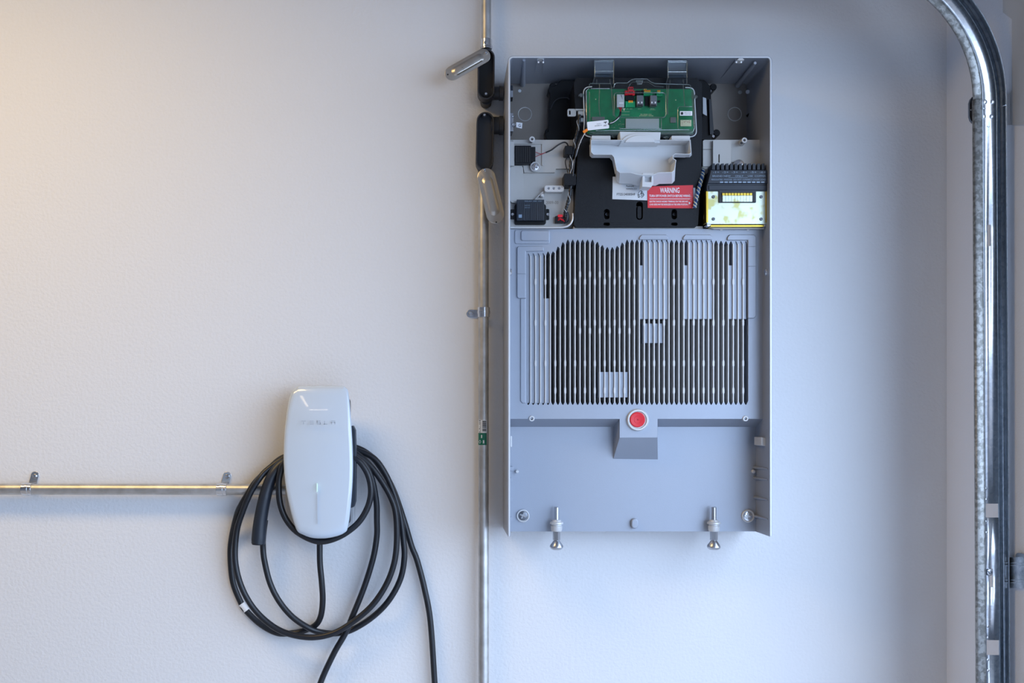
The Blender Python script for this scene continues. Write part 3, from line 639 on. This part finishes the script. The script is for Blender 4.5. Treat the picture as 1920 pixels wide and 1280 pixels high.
# cable entries inside the left wall
b = MB(); b.lathe(Vector((P(956.8,0,HF).x, -.055, P(0,175,.055).z)), (1,0,0), [(0,.0225),(.008,.0225),(.009,.020),(.014,.0195),(.014,.0150),(0.004,.0145)], 8); build('entry_locknut', b, 'darksteel', bat)
b = MB(); b.wbox((P(956.8,0,HF).x, -.090, P(0,251,.07).z), (P(956.8,0,HF).x+.014, -.050, P(0,216,.07).z)); q = build('bonding_terminal', b, 'steel', bat, bevel=.002)
bolt(962.5,234.5,.090,.0055,'zinc',q); bolt(961.5,219,.090,.0035,'zinc',q)
b = MB(); b.prism([(968,229),(979.5,230.5),(978.5,241),(968,238.5)], .091, .0903); g = build('ground_tag', b, 'white', q)
b = MB(); text(b, 'G', 972, 232.2, 976.5, 238, .0913, bold=True); build('lettering', b, 'ink', g)
# ---- gold terminal block
tb = bpy.data.objects.new('terminal_block', None); C.objects.link(tb); tb.parent = bat; tb.location = P(1382,400,.11)-Vector(bat.location); tb['label'] = 'black terminal block over a gold plate'
def tp(name, m, fn, bevel=0, **k): b = MB(); fn(b); return build(name, b, m, tb, bevel=bevel, **k)
ht = .158
tp('gold_plate', 'gold', lambda b: b.prism(rr(1325,352,1440.5,420,2.5), ht, ht-.003), .0008)
tp('gold_edge', 'goldedge', lambda b: (b.prism(rr(1324,357,1328,417,1), ht+.001, HM), b.prism(rr(1435.5,357,1441,417,1), ht+.001, HM), b.prism(rr(1332,421.5,1433,425,1), ht-.002, HM)), .0006)
tp('plate_corner', 'zinc', lambda b: (b.prism(rr(1325,415,1333,424,3), ht-.004, HM), b.prism(rr(1432,415,1440,424,3), ht-.004, HM)), .001)
tp('terminal_body', 'slate', lambda b: b.prism([(1332,318),(1439.5,318),(1441,345),(1441,358),(1418,358),(1418,379.5),(1348,379.5),(1348,358),(1325,358),(1325,350)], ht+.004, HM+.004), .0014)
tp('terminal_ledge', 'slate', lambda b: (b.prism([(1333,319),(1439,319),(1440,343.5),(1327,343.5)], ht+.008, ht), b.prism(rr(1329,347,1438,356,1), ht+.006, ht)), .001)
tp('pin_recess', 'hollow', lambda b: b.box(1352,360,1414.5,378.5,ht+.0046,ht))
tp('gold_pin', 'goldedge', lambda b: [b.box(1354.2+i*5.7,361.5,1359+i*5.7,366,ht+.008,ht) for i in range(10)], .0005)
tp('pin_plate', 'gold', lambda b: [b.box(1355+i*5.6,366.5,1360.2+i*5.6,378,ht+.0056,ht) for i in range(10)])
for i in range(12): tp('terminal_tooth', 'slate', lambda b: b.prism([(1335.5+i*8.45,306.5),(1340.5+i*8.45,306),(1341+i*8.45,318),(1335+i*8.45,318)], ht+.002, .122), .0006)
tp('tooth_bridge', 'blacksmooth', lambda b: b.box(1334,310,1434,318.5,.128,HM))
tp('numbering', 'navyprint', lambda b: (text(b,'-1+  -2+  -3+  -4+  -5+  -6+',1337,321,1436,324.5,ht+.0082), text(b,'BRAND NEW     ONLY     USE  COPPER',1336,328.3,1436,331.5,ht+.0082),
    text(b,'REGULATED  MODULE  DO NOT CONNECT UNDER LOAD',1334,335,1436,337.8,ht+.0082), [b.box(1350+i*8.6,340,1356+i*8.6,342.8,ht+.0083,ht+.008) for i in range(10)], b.box(1366,332.6,1402,333,ht+.0083,ht+.008)))
for u, v in ((1337.6,369), (1427,369), (1337.6,410.6), (1427,410.6)): bolt(u, v, ht, .0038, 'darksteel', tb)
tp('bright_stud', 'zinc', lambda b: b.lathe(P(1382.5,312,HM), (0,-1,0), [(0,.013),(.012,.013),(.013,.011)], 28))
# twisted pair by the terminal block
b = MB(); pp = [P(1318,314,.13), P(1317,328,.142), P(1311,350,.149), P(1306,370,.150), P(1302,389,.150)]
for k in range(3): wv(b, k*2.1, pp, .0014, .0030)
tw = build('twisted_cable', b, 'wireblue', bat, label='twisted blue and white wires')
b = MB()
for k in range(2): wv(b, 1+k*2.6, pp, .0011, .0038)
build('white_strand', b, 'beige', tw)
b = MB(); b.prism([(1300,352),(1304,352),(1306,389),(1301,390)], .146, .144); build('blue_tape', b, 'greyprint', tw)

# ================================================================ wall charger
cp = P(598, 880, .1); chg = empty('wall_charger', (cp.x, 0, cp.z), 'white glass-fronted car charger on the wall with a black cable wound round it', 'wall charger')
CO = [(555,727),(562,723.6),(600,722.8),(640,723.2),(647,725.5),(652,731),(654.5,744),(657,770),(659.5,806),(661.5,845),(662,883),(660,925),(656,966),(652,990),(648,997),(636,1003.5),(618,1008),(600,1009.5),(582,1007.5),(568,1002),(558,996),(551,981),(544,955),(537,922),(533,890),(531.8,862),(532.3,830),(535,795),(540,758),(545.5,738),(550,730)]
CO = [(p.x, p.y) for p in cr([(a, b, 0) for a, b in CO], 4, True)]
def loft(b, rings, cap0=True, cap1=True):
    n = len(rings[0]); vs = [p for r in rings for p in r]; fs = []
    for k in range(len(rings)-1):
        for i in range(n): j = (i+1) % n; fs.append((k*n+i, k*n+j, (k+1)*n+j, (k+1)*n+i))
    if cap1: fs.append(tuple(range((len(rings)-1)*n, len(rings)*n)))
    if cap0: fs.append(tuple(range(n-1, -1, -1)))
    b.add(vs, fs)
ccu, ccv = 597, 862
def cring(s, h, crown=0):
    o = []
    for u, v in CO:
        uu = ccu+(u-ccu)*s; vv = ccv+(v-ccv)*s; a = (u-ccu)/66*s; c = (vv-ccv)/143
        o.append(P(uu, vv, h+crown*(1-a*a)*.55-.020*max(0, -c)**2.2))
    return o
b = MB(); loft(b, [cring(.985,.088), cring(1,.092), cring(1,.104), cring(.985,.108,.006)]+[cring(s,.109,.012) for s in (.95,.88,.78,.66,.52,.38,.24,.1)])
face = build('face_plate', b, 'glasswhite', chg, ang=60)
b = MB(); b.prism([(655,800),(662,797),(666.5,806),(668,850),(667,940),(664,950),(655,953)], .088, .066); b.prism(rr(560,745,655,985,8), .088, .05)
build('cable_guide', b, 'slate', chg, bevel=.002)
b = MB(); b.prism(rr(560,770,650,1002,14), .066, 0); b.prism(rr(535,915,580,985,6), .052, 0); b.prism(rr(640,860,664,985,6), .028, 0)
build('wall_mount', b, 'lightplastic', chg, bevel=.003)
# wordmark
b = MB(); hT = .1225
def bar(u0, v0, u1, v1, h=hT): b.add([P(u0,v0,h),P(u1,v0,h),P(u1,v1,h),P(u0,v1,h)], [(0,1,2,3)])
y0, y1 = 788.5, 795.5
bar(564.8,y0,573.4,y0+1.2); bar(568.3,y0+1.9,570,y1)
for k in range(3): bar(580.8,y0+k*2.85,588.2,y0+k*2.85+1.3)
for k in range(3): bar(593.8,y0+k*2.85,601,y0+k*2.85+1.3)
bar(593.8,y0,595,y0+4); bar(599.8,y0+3,601,y1)
bar(607.5,y0,609,y1); bar(607.5,y1-1.3,614,y1)
bar(620.8,y0,628.5,y0+1.2); bar(620.8,y0+2.6,628.5,y0+3.8); bar(620.8,y0+2.6,622.2,y1); bar(627.1,y0+2.6,628.5,y1)
build('wordmark', b, 'softprint', chg, smooth=False, label='faint grey letters across the face')
b = MB(); b.prism([(594.0,906),(594.9,906),(594.8,922),(594.1,922)], .1225, .119); build('status_light', b, 'led', chg, label='thin green status light')
b = MB(); b.prism([(594.3,925),(594.9,925),(595.6,982),(595.1,982)], .1195, .1180); build('face_groove', b, 'softprint', chg)

# ---- charging cable
def H(h, *pts): return [P(u, v, h) for u, v in pts]
R_ = .0074
A = [P(600,985,.05)]+H(.046,(599.6,1005),(599.4,1023),(600,1057),(603.3,1091.7))+[P(605,1126,.04),P(601,1156,.028),P(589.6,1173,.016)]+H(.012,(566.7,1183),(543.7,1187),(518.5,1186),(488.7,1170),(463,1146),(452,1130),(437,1091.7),(432,1046),(434,1010))+[P(444,965,.036),P(453,945,.050),P(462,930,.054),P(474,910,.054),P(485,897,.050),P(503,880,.034)]
A += [P(530,858,.020), P(575,845,.07-.052), P(625,835,.018), P(665,838,.018)]
A += H(.018,(695.6,854.7),(718,883),(737.8,919),(757.5,975.6),(771.5,1023),(782,1050),(795.8,1103),(807,1165),(815,1279.6))
A += [P(819,1340,.02), P(800,1440,.04), P(720,1500,.06), P(620,1440,.055), P(584,1340,.045)]
A += H(.033,(601,1279.6),(626,1224.6),(646.9,1188),(660.6,1155.8),(683.5,1098.5),(699.6,1045.8),(706.4,1004.6))+[P(706.5,975,.038),P(705.4,939,.044),P(697,896.9,.054),P(683,870,.062),P(667,856,.066)]
A += [P(640,838,.066), P(600,828,.068), P(555,845,.078)]
A += H(.082,(533,868),(526,886),(522.6,908),(525.5,944.7),(538,975.6),(560.6,999.5),(597,1014.8),(633.7,1007),(667.5,984),(687,956),(695.6,925),(691.4,894),(678.7,870.5),(665,858))
A += [P(640,842,.075), P(600,836,.070), P(560,845,.058), P(527,861.7,.05)]
A += [P(498.7,882.8,.058),P(485,899,.064),P(473.4,916.5,.065),P(464,936,.064),P(455,958.7,.058)]+H(.050,(444,995),(440.6,1045.8),(449.8,1091.7),(470.4,1133),(500,1165),(534.6,1185.6),(580.4,1194.5),(621.6,1188),(656,1169.6),(695,1137.5),(722.5,1098.5),(738.5,1057),(744,1011.5),(742,961.5),(732,930.6),(712.5,897),(690,868.7),(666,849))
A += [P(640,835,.048), P(600,830,.042), P(640,826,.036), P(664.7,841,.034)]
A += H(.034,(700,858),(722,887),(738.5,925),(750,965),(756,1009),(758,1046),(750,1087),(727,1128))+[P(695,1159,.018)]+H(.012,(658,1181),(630,1187))+[P(603,1185,.018),P(580.4,1177.6,.028)]+H(.032,(548.3,1156),(523,1126),(506,1091.7),(495.6,1050),(493,1023))+[P(493.5,1005,.040),P(497,975,.046)]
cab = empty('charging_cable', A[0], 'thick black charging cable coiled and hung around the white wall charger', 'cable')
b = MB(); pth = cr(A, 9); b.tube(pth, R_, 16); build('cable_cord', b, 'cable', cab)
b = MB(); q = cr(H(.012,(452,1130),(457,1137.5),(463.5,1146)), 4); b.tube(q[1:-1], R_+.0006, 16); build('white_band', b, 'white', cab, label='white band around the cord')
# connector handle
hp_ = [P(484.3,1018.5,.066), P(486.5,990,.066), P(490,965,.066), P(496,935,.066), P(503,910,.064), P(513,888,.062), P(527,871,.056), P(545,862,.054)]
b = MB(); q = cr(hp_, 6); n = len(q); b.tube(q, [.0165]*2+[.0172 - .0045*min(1, (i/n)*1.25) for i in range(n-2)], 20); hd = build('connector_handle', b, 'slate', cab, label='black plug handle hanging at the cable end')
b = MB(); b.lathe(P(484.3,1018.5,.066), P(484,1022,.062)-P(484.3,1015,.062), [(0,.0155),(.0025,.0150),(.003,.012)], 24); build('handle_cap', b, 'blacksmooth', hd)

# ================================================================ conduits
def thing1(name, mb, m, label, cat, **k): return build(name, mb, m, None, label=label, cat=cat, **k)
RC = .0128
b = MB(); b.cyl((P(907,0,.028).x, -.030, .03), P(906.5,320,.030), RC, n=32)
lower = empty('metal_conduit', (P(906.5,0,.03).x, -.03, .03), 'long vertical steel conduit running down the wall left of the battery unit', 'conduit')
build('pipe', b, 'emt', lower)
b = MB(); zt = lambda v: P(0, v, .043).z
def patch(mb, v0, v1, a0, a1, r, n=8):
    vs = []; cx = P(906.7,0,.03).x
    for z in (zt(v0), zt(v1)):
        for i in range(n+1):
            q = math.radians(a0+(a1-a0)*i/n); vs.append((cx+r*math.sin(q), -.030-r*math.cos(q), z))
    mb.add(vs, [(i, i+1, n+2+i, n+1+i) for i in range(n)])
patch(b, 787, 811, -75, 35, RC+.0003); q = build('barcode_sticker', b, 'paper', lower, label='small barcode sticker on the pipe')
b = MB()
random.seed(5)
v = 789
while v < 808: hgt = random.choice((.6,.9,1.5)); patch(b, v, v+hgt, -15, 27, RC+.0005); v += hgt+random.choice((.6,1.0))
for v in range(788, 810, 3): patch(b, v, v+1.2, -60+random.random()*20, -35, RC+.0005, 3)
build('barcode_print', b, 'ink', q)
b = MB(); patch(b, 811.5, 834, -80, 32, RC+.0003); q = build('green_sticker', b, 'greenlabel', lower, label='green sticker on the pipe')
b = MB(); patch(b, 815, 821, -30, -18, RC+.0005, 3); patch(b, 825, 831, -10, 5, RC+.0005, 3)
b.tube([Vector((P(906.7,0,.03).x+(RC+.0006)*math.sin(math.radians(a)), -.030-(RC+.0006)*math.cos(math.radians(a)), zt(828)+.004*s)) for a, s in ((-60,0),(-45,1),(-30,0),(-45,-1))], .0006, 5, closed=True)
build('sticker_print', b, 'paper', q)
# upper vertical conduit with its connector
up = empty('metal_conduit', (P(911.8,0,.03).x, -.03, 2.2), 'short vertical steel conduit coming down from the ceiling above the upper fitting', 'conduit')
b = MB(); b.cyl((P(911.8,0,.03).x, -.030, 2.74), P(911.8,80,.030), .0118, n=32); build('pipe', b, 'emt', up)
b = MB(); b.lathe(P(912,74,.030), (0,0,-1), [(0,.0125),(.001,.0135),(.016,.0135),(.0165,.0150),(.021,.0150),(.0215,.0135),(.024,.0135)], 28); co = build('conduit_connector', b, 'zinc', up)
b = MB(); b.lathe(P(910.5,80,.0425), (0,-1,0), [(-.004,.004),(.003,.004),(.004,.003),(.004,.0012)], 12); build('set_screw', b, 'steel', co)
# horizontal conduit
hz = P(0,916.5,.030).z
side = empty('metal_conduit', (P(200,0,.03).x, -.03, hz), 'horizontal steel conduit running from the left into the wall charger', 'conduit')
b = MB(); b.cyl((-2.4, -.030, hz+.001), (P(538,0,.03).x, -.030, hz-.0012), RC+.0006, n=32); build('pipe', b, 'emt', side)
# straps: half rings with an ear and a screw
def strap(loc, ax, ear, label, r=RC+.0010, w=.024, sh=.0, group=None):
    """ax: pipe axis; ear: direction of the screwed ear (unit), both in the wall plane"""
    e = empty('conduit_strap', loc, label, 'pipe strap', group); ax = Vector(ax); ear = Vector(ear); c = Vector(loc); out = Vector((0,-1,0))
    t = .0016; hw_ = w/2; b = MB(); prof = []
    for a in range(-95, 86, 12): q = math.radians(a); prof.append((math.sin(q), math.cos(q)))
    def sweep(off, hw2, rr_):
        vs = []; fs = []
        for s_, co_ in prof:
            for k in (-hw2, hw2):
                for R in (rr_, rr_+t): vs.append(c+ax*(k+off)+ear*(s_*R)+out*(co_*R))
        m = len(prof)
        for i in range(m-1):
            o = 4*i; fs += [(o,o+1,o+5,o+4), (o+2,o+6,o+7,o+3), (o,o+4,o+6,o+2), (o+1,o+3,o+7,o+5)]
        fs += [(0,1,3,2), (4*m-4,4*m-3,4*m-1,4*m-2)]; b.add(vs, fs)
    sweep(0, hw_, r); sweep(0, hw_*.3, r+t*.6)
    build('strap_band', b, 'zinc', e, bevel=.0005)
    b = MB(); base = c+out*(-.030+.0015)
    o = []
    for i in range(9): q = math.pi*i/8; o.append(ear*(r+.018+.010*math.sin(q))+ax*(.010*math.cos(q)+sh))
    o += [ear*(r-.002)-ax*.010, ear*(r-.002)+ax*.010]
    n = len(o); vs = [base+p+out*.0015 for p in o]+[base+p-out*.001 for p in o]
    b.add(vs, [tuple(range(n)), tuple(range(2*n-1, n-1, -1))]+[(i,(i+1)%n,n+(i+1)%n,n+i) for i in range(n)])
    # riser from the ear up to the band
    s0 = ear*(r+.0005); vs = []
    for k in (-hw_*.8, hw_*.8):
        for hgt in (0, .030):
            for dd in (0, t): vs.append(base+ear*(r-.0005+dd)+ax*k+out*hgt)
    b.add(vs, [(0,1,3,2),(4,6,7,5),(0,4,5,1),(2,3,7,6),(0,2,6,4),(1,5,7,3)])
    build('strap_ear', b, 'zinc', e, bevel=.0008)
    b = MB(); b.lathe(base+ear*(r+.0165)+ax*sh+out*.001, (0,-1,0), [(0,.0062),(.003,.0058),(.0045,.004),(.0045,.0022),(.002,.0018)], 16); build('strap_screw', b, 'steel', e)
    return e
strap((P(52,0,.03).x, -.03, hz), (1,0,0), (0,0,1), 'small zinc strap on the horizontal conduit near the left edge of the photo', sh=.006)
strap((P(416.5,0,.03).x, -.03, hz-.001), (1,0,0), (0,0,1), 'small zinc strap on the horizontal conduit just left of the coiled cable', sh=.006)
strap((P(907,0,.03).x, -.03, P(0,585.5,.03).z), (0,0,1), (-1,0,0), 'small zinc strap holding the vertical conduit beside the battery unit', sh=0)

# ================================================================ conduit bodies and their swung covers
def body(name, label, top, bot, ra, cu0, cu1, hubs, screw, hf=.066, hb=.006, inside='hollow', extra=None):
    e = empty(name, P(*top, .03), label, 'conduit fitting')
    b = MB(); b.prism(capsule(top, bot, ra, 12), hf, hf-.028, holes=[capsule(top, bot, ra-2.6, 12)]); b.prism(capsule(top, bot, ra-.3, 12), hf-.028, hb)
    if extra: extra(b)
    build('fitting_body', b, 'condulet', e, bevel=.0012)
    b = MB(); b.prism(capsule(top, bot, ra-2.4, 12), hf-.016, hf-.03); build('inner_floor', b, inside, e)
    b = MB(); b.cyl(P(*screw[:2], hf-.018), P(*screw[:2], hf-.0005), .0048, n=14); build('screw_lug', b, 'condulet', e)
    for (v0, v1, u0, u1) in hubs:
        r = abs(P(0,v0,.04).z-P(0,v1,.04).z)/2; vm = (v0+v1)/2
        b = MB(); b.cyl(P(u0,vm,.038), P(u1,vm,.038), r, n=28); x = P(u1,vm,.038)
        b.lathe(x, (1,0,0), [(-.001,r),(0,r+.002),(.0095,r+.002)], 28)
        build('threaded_hub', b, 'condulet', e)
    b = MB(); b.screw(*screw, hf, .0036); build('screw', b, 'zinc', e); return e
body('conduit_fitting', 'dark grey conduit fitting at the top, left open with its cover swung aside', (912,107), (911.5,170), 15.8, 0, 0, [(162.5,187,920,936)], (911.3,176.3),
     extra=lambda b: (b.lathe(P(912,97,.030), (0,0,-1), [(0,.0145),(.02,.0170)], 24), b.prism(capsule((912,172),(912,186),10.5,8), .036, .006)))
body('conduit_fitting', 'dark grey conduit fitting beside the battery unit, second from the top', (910.3,226), (908.8,302), 16.5, 0, 0, [(219.5,251,920,936)], (908.5,216),
     inside='condulet', extra=lambda b: b.lathe(P(908,300,.030), (0,0,-1), [(0,.0165),(.025,.0165),(.026,.0150),(.05,.0148)], 24))
def cover_(label, a, c, r, h, sa, sb, m='cover', grp=None):
    """oblong pressed metal lid with a raised middle, hanging from one screw"""
    e = empty('conduit_cover', P(*a, h), label, 'conduit cover', grp); k = lambda t: (a[0]+(c[0]-a[0])*t, a[1]+(c[1]-a[1])*t)
    b = MB(); o0 = capsule(a, c, r, 14); o1 = capsule(k(.12), k(.88), r*.62, 14); o2 = capsule(k(.16), k(.84), r*.42, 14)
    loft(b, [[P(*p, h-.0022) for p in capsule(a, c, r*.985, 14)], [P(*p, h-.0003) for p in o0], [P(*p, h+.0002) for p in capsule(a, c, r*.96, 14)], [P(*p, h+.0006) for p in o1], [P(*p, h+.0052) for p in o2], [P(*p, h+.0058) for p in capsule(k(.18), k(.82), r*.34, 14)]])
    build('pressed_lid', b, m, e, ang=28)
    b = MB(); b.screw(*sa, h, .0036); b.cyl(P(*sa, h), P(*sa, h-.010), .0018, n=8); build('screw', b, 'zinc', e)
    b = MB(); b.disc(*sb, h, .0020, .0006, 12); build('screw_hole', b, 'hollow', e)
    b = MB(); ang_ = math.degrees(math.atan2(c[1]-a[1], c[0]-a[0])); 
    if abs(ang_) > 90: ang_ -= 180*(1 if ang_ > 0 else -1)
    m1 = k(.42); m2 = k(.66)
    for q in (0, 60, 120): b.prism(rot([(m2[0]-3.4,m2[1]-.5),(m2[0]+3.4,m2[1]-.5),(m2[0]+3.4,m2[1]+.5),(m2[0]-3.4,m2[1]+.5)], m2, q+ang_), h+.0064, h+.005)
    text(b, 'U.S.A', m1[0]-5, m1[1]-1.8, m1[0]+5, m1[1]+1.8, h+.0062, ang_); build('embossing', b, m, e)
    return e
cover_('oblong metal lid turned to the left from the open upper fitting', (905.5,105), (848,137.5), 13.8, .0725, (911.5,99.5), (839.5,139.8))
cover_('oblong metal lid hanging at a tilt under the second fitting', (911.8,332), (928.7,402), 16.8, .0725, (908.8,318.5), (930.5,416.5))

# ================================================================ garage door track
KX = 2.10/FPX
XC = P(1853, 0, .27).x
tr = empty('garage_door_track', (XC, -.27, .2), 'galvanized steel garage door track rising beside the doorway and curving at the top', 'track')
zs = P(0, 192, .27).z; RR = .330; lean = .0060
def frame(s):
    """s<0: below the bend (metres down), 0..1: along the bend, >1 beyond"""
    if s <= 0: return Vector((XC-s*lean*0-(s)*lean, 0, zs+s)), Vector((1,0,0))
    if s <= 1:
        q = s*math.pi/2; return Vector((XC-RR+RR*math.cos(q), 0, zs+RR*math.sin(q))), Vector((math.cos(q),0,math.sin(q)))
    return Vector((XC-RR-(s-1), 0, zs+RR)), Vector((0,0,1))
def strip(b, prof, ss):
    vs = []; n = len(prof)
    for s in ss:
        c, nn = frame(s)
        for u, h in prof: vs.append(c+nn*((u-VU)*(D-h)/FPX-XC)+Vector((0,-h,0)))
    b.add(vs, [(i*n+k, i*n+k+1, (i+1)*n+k+1, (i+1)*n+k) for i in range(len(ss)-1) for k in range(n-1)])
bend = [i/24 for i in range(25)]+[1.2,1.6]
top_ = zs
def sv(v): return P(0, v, .262).z-zs
lo = .05-zs
left = [(1830,.262),(1825.5,.270),(1824,.281),(1825.5,.288),(1829,.290),(1839,.290),(1841.5,.289)]
leftb = [(1841.5,.289),(1842.3,.286),(1842,.2595)]
right = [(1868,.2605),(1871,.257),(1874,.2565),(1876,.262),(1878,.2625),(1881,.262),(1883,.268),(1885,.280),(1886,.287)]
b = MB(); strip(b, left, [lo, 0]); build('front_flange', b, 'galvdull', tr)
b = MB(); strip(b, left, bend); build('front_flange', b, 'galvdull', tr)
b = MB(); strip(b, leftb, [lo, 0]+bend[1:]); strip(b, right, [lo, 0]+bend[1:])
build('rolled_edge', b, 'galv_shaded', tr)
b = MB(); L1 = lambda a: [(a,.262-(a-1842)/26*.014)]
W = lambda a: (a, .2595+max(0,(a-1842))/26*.001)
wins = [(944,970), (1200,1228)]; slots = [(421,461), (1066,1101)]
cuts = sorted(set([sv(x) for p in wins+slots for x in p]+[lo, 0]))
for s0, s1 in zip(cuts, cuts[1:]):
    m = (s0+s1)/2
    if any(sv(c) < m < sv(a) for a, c in wins): continue
    strip(b, [W(1842),W(1850)], [s0,s1]); strip(b, [W(1856.5),W(1868)], [s0,s1])
    if not any(sv(c) < m < sv(a) for a, c in slots): strip(b, [W(1850),W(1856.5)], [s0,s1])
    pass
strip(b, [W(1842),W(1850),W(1856.5),W(1868)], [0]+bend[1:]); bmw = b
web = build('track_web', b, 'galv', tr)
for o in [x for x in tr.children]:
    q_ = bmesh.new(); q_.from_mesh(o.data); bmesh.ops.remove_doubles(q_, verts=q_.verts, dist=.0002); bmesh.ops.recalc_face_normals(q_, faces=q_.faces); q_.to_mesh(o.data); q_.free(); o.data.set_sharp_from_angle(angle=math.radians(35))
    sm = o.modifiers.new('sheet', 'SOLIDIFY'); sm.thickness = .0014; sm.offset = 1
def rivet(u, v, h, r, m='zinc', t=.003): b = MB(); b.lathe(P(u,v,h), (0,-1,0), [(-.002,r),(0,r),(t*.6,r*.85),(t,r*.45)], 18); return build('rivet', b, m, tr)
for u, v in ((1845.5,191.5),(1860.5,191.5),(1843,219),(1859,219)): rivet(u, v, .2585, .0062, 'galv', .0042)
for u, v in ((1848,915.5),(1848.5,936),(1848.5,977.5),(1849,998),(1851.5,1174),(1851.5,1195),(1851.7,1236.5),(1852,1256.5)): rivet(u, v, .2592, .0033, 'steel', .0015)
b = MB(); b.tube(cr([P(1849.5,236,.259),P(1853,238.5,.259),P(1856,236,.259),P(1856,232,.259)],5), .0012, 6); build('punched_tab', b, 'darksteel', tr)
b = MB(); b.prism([(1824,181),(1820,186),(1818,193),(1818,218),(1820,225),(1824,230),(1830,230),(1830,181)], .268, .262); build('splice_plate', b, 'darksteel', tr)
b = MB(); b.lathe(P(1821.5,206,.268), (0,-1,0), [(0,.003),(.002,.0025)], 12); build('rivet', b, 'zinc', tr)
b = MB(); b.tube(cr([P(1841,200,.291),P(1846,203.5,.262),P(1866,204.5,.252),P(1872,202,.258),P(1880,199,.275),P(1886,197,.288)],5), .0008, 6); build('joint_seam', b, 'zinc', tr)
b = MB(); b.lathe(P(1854,1072,.258), (0,-1,0), [(0,.0088),(.002,.0085),(.005,.0065),(.0055,.0035),(.003,.003)], 20); bo = build('carriage_bolt', b, 'steel', tr)
b = MB(); b.prism(rot([(1849,1071),(1859,1071),(1859,1073),(1849,1073)], (1854,1072), 40), .2650, .262); build('bolt_slot', b, 'darksteel', bo)
# bracket plates on the door side wall
XW = XR-.003
def wplate(b, pts, X0=XW, t=.003):
    a = [RW(u, v, X0) for u, v in pts]; c = [Vector((p.x+t, p.y, p.z)) for p in a]; n = len(a)
    b.add(a+c, [tuple(range(n)), tuple(range(2*n-1, n-1, -1))]+[(i,(i+1)%n,n+(i+1)%n,n+i) for i in range(n)])
fb = empty('flag_bracket', RW(1905,120), 'pale painted steel bracket plate high on the wall at the right edge', 'bracket')
b = MB(); wplate(b, [(1880,-120),(1880,23.5),(1897,36),(1897,168),(1893,175.5),(1885,176),(1874,176),(1874,234.5),(1922,234.5),(1922,-120)], XR-.0045, .004)
build('bracket_plate', b, 'castlight', fb, bevel=.0006)
b = MB(); wplate(b, [(1890.5,177),(1892,177),(1892,234),(1890.5,234)], XR-.0060, .002); build('folded_edge', b, 'castlight', fb)
b = MB()
for v in (191.5, 219): p = RW(1881.5, v, XR-.0045); b.lathe(p, (-1,0,0), [(0,.004),(.002,.0035)], 12)
build('rivet', b, 'darksteel', fb)
sb = empty('track_bracket', RW(1905,1073), 'galvanized ribbed steel bracket behind the lower part of the track', 'bracket')
b = MB(); wplate(b, [(1874,1044.5),(1922,1043.6),(1922,1103),(1874,1102)], XR-.008, .008)
for v in (1054,1059,1086,1091): wplate(b, [(1874,v),(1922,v-.2),(1922,v+1.8),(1874,v+2)], XR-.0105, .003)
build('ribbed_strut', b, 'galv', sb, bevel=.0006)
b = MB(); wplate(b, [(1904,1045),(1904,1040),(1906.5,1036.5),(1911,1036),(1922,1039),(1922,1046)], XR-.006, .005); build('back_tab', b, 'steel', sb)
